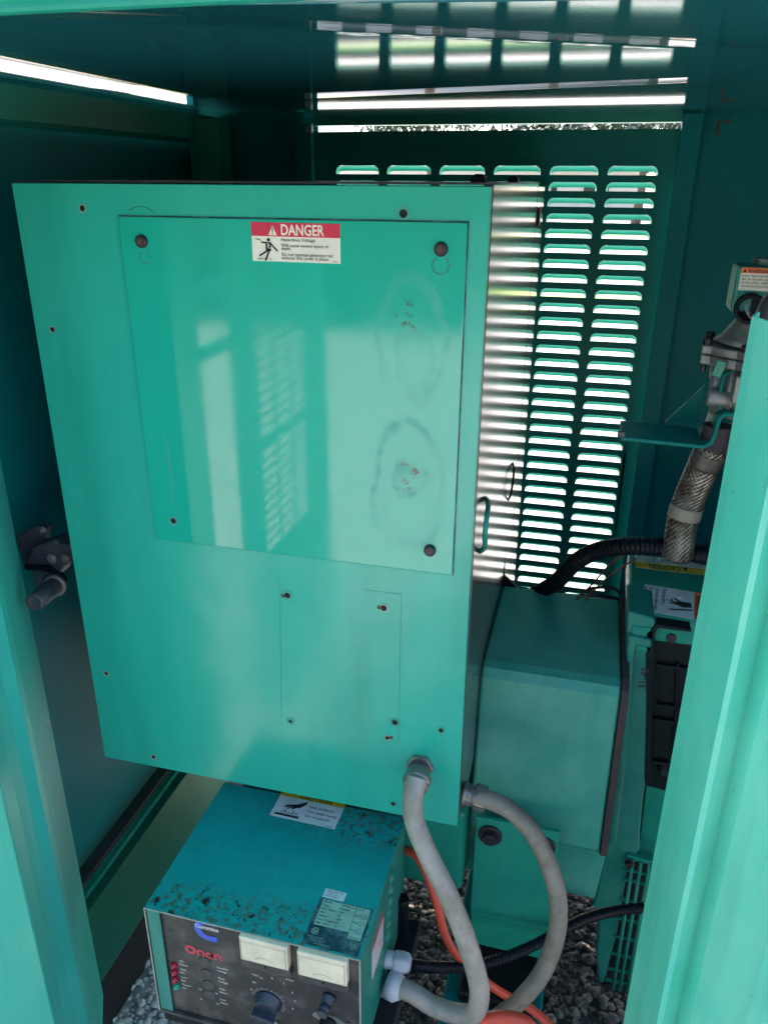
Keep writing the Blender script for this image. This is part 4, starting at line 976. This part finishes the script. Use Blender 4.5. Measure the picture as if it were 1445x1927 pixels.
# meters
def meter(tl, tr, br, bl):
    P4 = [F(*p) for p in (tl, tr, br, bl)]
    x0 = (P4[0].x + P4[3].x) / 2; x1 = (P4[1].x + P4[2].x) / 2; zt = (P4[0].z + P4[1].z) / 2; zb_ = (P4[2].z + P4[3].z) / 2
    m = MB(); m.box(x0, x1, FPY - .013, FPY, zb_ - GZ, zt - GZ + .004); mt = m.build('meter', M['meter'], fp, .0018)
    w = x1 - x0
    m = MB(); m.box(x0 - .0015, x1 + .0015, FPY - .0095, FPY - .0001, zb_ - GZ - .017, zb_ - GZ - .0005); m.build('meter_bezel', M['bezel'], fp, .001)
    D = Decal(Vector((0, FPY - .013, 0)), (1, 0, 0), (0, 0, 1), .0006); cxm = (x0 + x1) / 2
    D.line(x0 + .002, zb_ + .002, x1 - .002, zb_ + .002, .0005); D.line(x1 - .003, zb_ + .002, x1 - .003, zt, .0005); D.line(x0 + .0025, zb_ + .002, x0 + .0025, zt, .0005); D.line(x0 + .002, zt - .004, x1 - .002, zt - .004, .0004)
    D.ring(cxm, zb_ - .006, .0188, .0191, 50, 130, 16)
    for k in range(9):
        t = R(50 + 10 * k); D.line(cxm + .019 * math.cos(t), zb_ - .006 + .019 * math.sin(t), cxm + .0215 * math.cos(t), zb_ - .006 + .0215 * math.sin(t), .0004)
    D.build('scale', M['bezel'], fp)
    p = Vector((cxm, FPY - .0097, zb_ - .008)); MB().cyl(p, p + Vector((0, -.0008, 0)), .0016, 10).build('adjust_screw', M['void'], fp)
meter((457, 1748), (550, 1776), (546, 1814), (459, 1788)); meter((565, 1776), (660, 1803), (656, 1843), (566, 1817))
# fuse holders and switch
for px, py, r in ((614, 1870, .0078),):
    p = F(px + 6, py + 6); d = Vector((-.10, -1, -.12)).normalized()
    MB().lathe(p, d, [(0, .0098), (.004, .0098), (.0045, .0078), (.011, .0078), (.0115, .0070), (.013, .0070), (.0135, .0078), (.020, .0078), (.0205, .007), (.022, .007)], 22).build('fuse_holder', M['knob'], fp)
    q = p + d * .0221; MB().lathe(q, d, [(0, .0076), (.004, .0076), (.005, .006)], 20).build('fuse_cap', M['bezel'], fp)
p = F(618, 1922); MB().lathe(p, Vector((0, -1, -.1)), [(0, .0125), (.004, .0125), (.005, .0115), (.018, .0115), (.019, .010)], 30).build('fuse_holder', M['black'], fp)
m = MB(); d_ = F(618, 1915); m.prism([d_ + Vector((a, 0, b)) for a, b in ((-.024, -.002), (-.018, -.008), (.03, -.016), (.036, -.009), (.012, .006), (-.02, .006))], Vector((0, -.0012, 0))); m.build('fuse_plate', M['alu'], fp)
for px, py in ((594, 1917), (656, 1925)):
    p = F(px, py); MB().cyl(p, p + Vector((0, -.0025, 0)), .0032, 10).build('plate_screw', M['rust'], fp)
p = F(517, 1924); MB().lathe(p, Vector((0, -1, 0)), [(0, .0062), (.003, .0062), (.004, .0045), (.007, .0045)], 18).build('switch_collar', M['steel'], fp)
MB().lathe(p + Vector((0, -.007, 0)), Vector((0, -1, .5)), [(0, .0022), (.009, .0028), (.011, .002)], 12).build('switch_toggle', M['steel'], fp)
# rating plate, date sticker, hot surface sticker on the top
st, (o1, u1, v1, w1, h1) = sticker([(603, 1690), (701, 1712), (674, 1802), (568, 1774)], 'rating_plate', M['platedark'], bc, Z=cz + .0003)
D = Decal(o1, u1, v1, .0002); D.rect(w1 * .07, h1 * .42, w1 * .89, h1 * .56); D.rect(w1 * .72, h1 * .30, w1 * .24, h1 * .13); D.build('pale_field', M['plate'], st)
D = Decal(o1, u1, v1, .0004)
for k, (a_, b2) in enumerate((('Model:', '305-0812-01'), ('Type:', 'FLOAT'), ('VAC Input:', '120'), ('Hz:', '60'), ('Watts:', '200'), ('Amp Output:', '10'), ('Max VDC:', '12'))):
    z = h1 * (.92 - k * .078); D.text(a_, w1 * .09, z, h1 * .062, .012); D.text(b2, w1 * .42, z, h1 * .062, .008)
D.line(w1 * .71, h1 * .30, w1 * .71, h1 * .98, w1 * .006); D.text('Fuses', w1 * .74, h1 * .92, h1 * .055, .008); D.text('Amperes', w1 * .74, h1 * .32, h1 * .05, .008)
for k, (a_, b2) in enumerate((('AGC', '15'), ('FNQ', '.5'), ('FNQ', '.5'))):
    z = h1 * (.80 - k * .155); D.text(a_, w1 * .72, z - h1 * .02, h1 * .05, .006); D.ring(w1 * .88, z, w1 * .05, w1 * .057, n=20); D.text(b2, w1 * .855, z - h1 * .02, h1 * .055, .008)
D.build('lettering', M['ink'], st)
D = Decal(o1, u1, v1, .0004); D.ring(w1 * .15, h1 * .29, w1 * .055, w1 * .068, 40, 320, 20); D.text('SA', w1 * .11, h1 * .26, h1 * .09, .02); D.ring(w1 * .87, h1 * .19, w1 * .065, w1 * .074, n=22); D.text('UL', w1 * .83, h1 * .16, h1 * .085, .02)
for k in range(4): D.text(['LISTED CHARGER', 'MADE IN U.S.A.', 'SERIAL NO.', 'USE COPPER WIRE'][k], w1 * (.05 + .05 * k), h1 * (.16 - k * .04), h1 * .035)
D.build('pale_lettering', M['plate'], st)
st, (o1, u1, v1, w1, h1) = sticker([(613, 1671), (652, 1682), (647, 1697), (607, 1688)], 'date_sticker', M['white2'], bc, Z=cz + .0003)
D = Decal(o1, u1, v1, .0002); D.text('305-081201', w1 * .12, h1 * .70, h1 * .24, 0, w1 * .8); D.text('TESTED', w1 * .15, h1 * .42, h1 * .22, 0, w1 * .5); D.text('07/20/01', w1 * .10, h1 * .14, h1 * .24, 0, w1 * .6); D.build('lettering', M['bezel'], st)
st, (o1, u1, v1, w1, h1) = sticker([(530, 1487), (650, 1512), (631, 1561), (510, 1534)], 'hot_surface_sticker', M['white2'], bc, Z=cz + .0003)
D = Decal(o1, u1, v1, .0002); D.rect(0, h1 * .80, w1, h1 * .2); D.build('yellow_band', M['labelyellow'], st)
D = Decal(o1, u1, v1, .0004); D.text('CAUTION', w1 * .30, h1 * .83, h1 * .18, .02, w1 * .5)
D.text('Hot surfaces.', w1 * .50, h1 * .55, h1 * .125, .012, w1 * .40); D.text('Can cause burns.', w1 * .50, h1 * .37, h1 * .125, .012, w1 * .47); D.text('Do not touch!', w1 * .50, h1 * .20, h1 * .125, .012, w1 * .38); D.text('98-6387', w1 * .86, h1 * .02, h1 * .05, .01, w1 * .11)
D.rect(w1 * .06, h1 * .07, w1 * .37, h1 * .075)
D.poly([(w1 * .44, h1 * .74), (w1 * .46, h1 * .66), (w1 * .38, h1 * .46), (w1 * .30, h1 * .44), (w1 * .28, h1 * .52), (w1 * .34, h1 * .60)])
for a_, b2, c_, d_ in ((.33, .56, .16, .46), (.31, .51, .15, .40), (.32, .48, .20, .36), (.34, .47, .27, .36)): D.line(w1 * a_, h1 * b2, w1 * c_, h1 * d_, h1 * .045)
for k in range(9): D.line(w1 * (.14 + .03 * k), h1 * .17, w1 * (.155 + .03 * k + (.01 if k % 2 else -.01)), h1 * (.27 + .05 * math.sin(k * 1.3)), h1 * .02)
D.build('lettering', M['ink'], st)
# red-headed label on the right side
o1, u1, v1, w1, h1 = corner_frame([(721, 1715), (722, 1758), (701, 1862), (699, 1787)], X=cX1 + .0002)
p0, p1 = U(721, 1714, X=cX1), U(700, 1862, X=cX1)
ya, yb = U(700, 1790, X=cX1).y, U(721, 1714, X=cX1).y; zt_, zb2 = p0.z, p1.z
ya, yb = min(ya, yb), max(ya, yb); zt_ = U(721, 1714, X=cX1).z; zb2 = U(722, 1770, X=cX1).z
m = MB(); m.prism([Vector((cX1 + .0001, ya, zb2)), Vector((cX1 + .0001, yb, zb2)), Vector((cX1 + .0001, yb, zt_)), Vector((cX1 + .0001, ya, zt_))], Vector((.0004, 0, 0))); st = m.build('side_label', M['white2'], bc)
D = Decal(Vector((cX1 + .0005, ya, zb2)), (0, 1, 0), (0, 0, 1), .0002); hL = zt_ - zb2; wL = yb - ya
D.rect(0, hL * .84, wL, hL * .16); D.build('red_band', M['redprint'], st)
D = Decal(Vector((cX1 + .0005, ya, zb2)), (0, 1, 0), (0, 0, 1), .0004)
for k in range(11): D.text('risk of shock disconnect ac power first', wL * .04, hL * (.76 - .07 * k), hL * .045, 0, wL * .9)
D.build('lettering', M['labelred'], st)

# ------------------------------------------------------------------ conduits, gland, cables in front
def fitting(par, a, d, r, prof, mats=('steel',)):
    pass
ca = thing('grey_conduit', 'pale grey flexible conduit looping from the control box front down to the charger', 'conduit', V(-.15, .84, -1.2))
pts = [U(*p, Y=y) for *p, y in ((786, 1462, .862), (777, 1498, .845), (780, 1545, .83), (806, 1610, .815), (841, 1680, .80), (870, 1750, .79), (893, 1820, .785), (902, 1868, .785), (893, 1905, .79), (862, 1908, .80), (815, 1893, .81), (775, 1868, .815), (738, 1854, .82))]
m = MB(); m.tube(spline(pts, 12), .0145, 24); m.build('conduit', M['conduit'], ca)
p = U(791, 1440, Y=.8995); dn = Vector((0, -1, 0))
MB().cyl(p, p + dn * .007, .0205, 6, smooth=False).build('lock_nut', M['steel'], ca, .001)
MB().lathe(p + dn * .006, Vector((0, -.75, -.35)), [(0, .0165), (.008, .0165), (.009, .0175), (.012, .0165)], 26).build('collar', M['steel'], ca)
q = p + dn * .014 + Vector((0, 0, -.006)); MB().lathe(q, pts[1] - q, [(0, .0175), (.003, .0205), (.015, .0205), (.017, .0175), (.020, .0175), (.021, .0185), (.024, .0185), (.025, .016)], 8).build('gland_nut', M['steel'], ca, .0008)
q = pts[-1]; dd = (pts[-2] - pts[-1]).normalized()
MB().lathe(q - dd * .006, dd, [(0, .021), (.012, .0225), (.016, .020), (.022, .0165)], 28).build('end_ring', M['gland'], ca)
MB().lathe(U(742, 1872, Y=.83), Vector((-1, -.1, 0)), [(-.008, .016), (0, .022), (.010, .022), (.012, .018), (.026, .018)], 10).build('lock_nut', M['gland'], ca, .001)
c2 = thing('tan_conduit', 'weathered tan flexible conduit curving from the side of the control box', 'conduit', V(.0, .9, -1.2))
pts2 = [U(*p, Y=y) for *p, y in ((892, 1500, .925), (925, 1507, .92), (962, 1526, .91), (1000, 1565, .90), (1030, 1622, .89), (1049, 1690, .88), (1046, 1760, .87), (1020, 1830, .86), (975, 1885, .85), (925, 1925, .845), (880, 1975, .84))]
m = MB(); m.tube(spline(pts2, 12), .0133, 24); m.build('conduit', M['conduit_tan'], c2)
a = Vector((X1 + .001, pts2[0].y + .004, pts2[0].z - .0)); 
MB().lathe(a, Vector((1, -.03, -.08)), [(0, .0165), (.003, .0185), (.006, .0185), (.007, .0155), (.009, .0168), (.011, .0155), (.013, .0168), (.015, .0155), (.018, .0155)], 26).build('threaded_collar', M['steel'], c2)
MB().lathe(a + Vector((.018, 0, -.001)), Vector((1, -.03, -.1)), [(0, .0175), (.002, .0195), (.016, .0195), (.018, .0175), (.020, .0150)], 8).build('gland_nut', M['steel'], c2, .0008)
m = MB(); m.tube(spline([U(*p, Y=y) for *p, y in ((762, 1598, .97), (785, 1612, .95), (806, 1650, .93), (822, 1700, .92), (838, 1760, .91), (862, 1800, .91), (910, 1845, .92), (960, 1878, .93), (1000, 1900, .93), (1050, 1945, .92))], 12), .0072, 14)
meta(m.build('red_cable', M['red']), 'orange-red cable passing behind the grey conduit', 'cable')
m = MB(); m.tube(spline([U(*p, Y=y) for *p, y in ((880, 1950, .80), (905, 1924, .79), (945, 1916, .785), (985, 1924, .785), (1010, 1950, .79))], 12), .0105, 16)
meta(m.build('red_cable', M['red']), 'orange-red cable bend nearest the bottom edge of the picture', 'cable')
lw = thing('cable_loom', 'thin black corrugated loom running from the white gland to the engine guard', 'cable', V(0, .95, -1.1))
lp_ = loom_path([U(*p, Y=y) for *p, y in ((776, 1816, .85), (810, 1820, .87), (860, 1820, .90), (905, 1815, .92), (960, 1798, .94), (1010, 1776, .97), (1060, 1748, 1.0), (1110, 1726, 1.04), (1160, 1714, 1.08), (1212, 1708, 1.10))], .0015)
m = MB(); m.tube(lp_, lambda i: .0085 * (1 + (.09 if (i // 2) % 2 else -.09)), 14); m.build('corrugated_tube', M['black'], lw)
p = U(758, 1812, Y=.845); MB().lathe(p + Vector((-.015, 0, 0)), Vector((1, .05, 0)), [(0, .0165), (.005, .0175), (.018, .0175), (.024, .0155), (.028, .011)], 6).build('gland_nut', M['gland'], lw, .003, 3)
MB().lathe(p + Vector((-.034, 0, 0)), Vector((1, 0, 0)), [(0, .016), (.006, .016), (.007, .0135), (.009, .0148), (.011, .0135), (.02, .0135)], 20).build('gland_thread', M['gland'], lw)
m = MB(); e = lp_[-1]; m.cyl(e + Vector((.0, 0, -.0)), e + Vector((.008, .001, .001)), .0105, 14); m.build('end_clip', M['gland'], lw, .001)
m = MB(); m.tube(spline([U(*p, Y=.93) for p in ((758, 1690), (757, 1740), (750, 1790), (744, 1830))], 8), .010, 12); meta(m.build('black_hose', M['black']), 'short black hose hidden behind the charger side', 'hose')
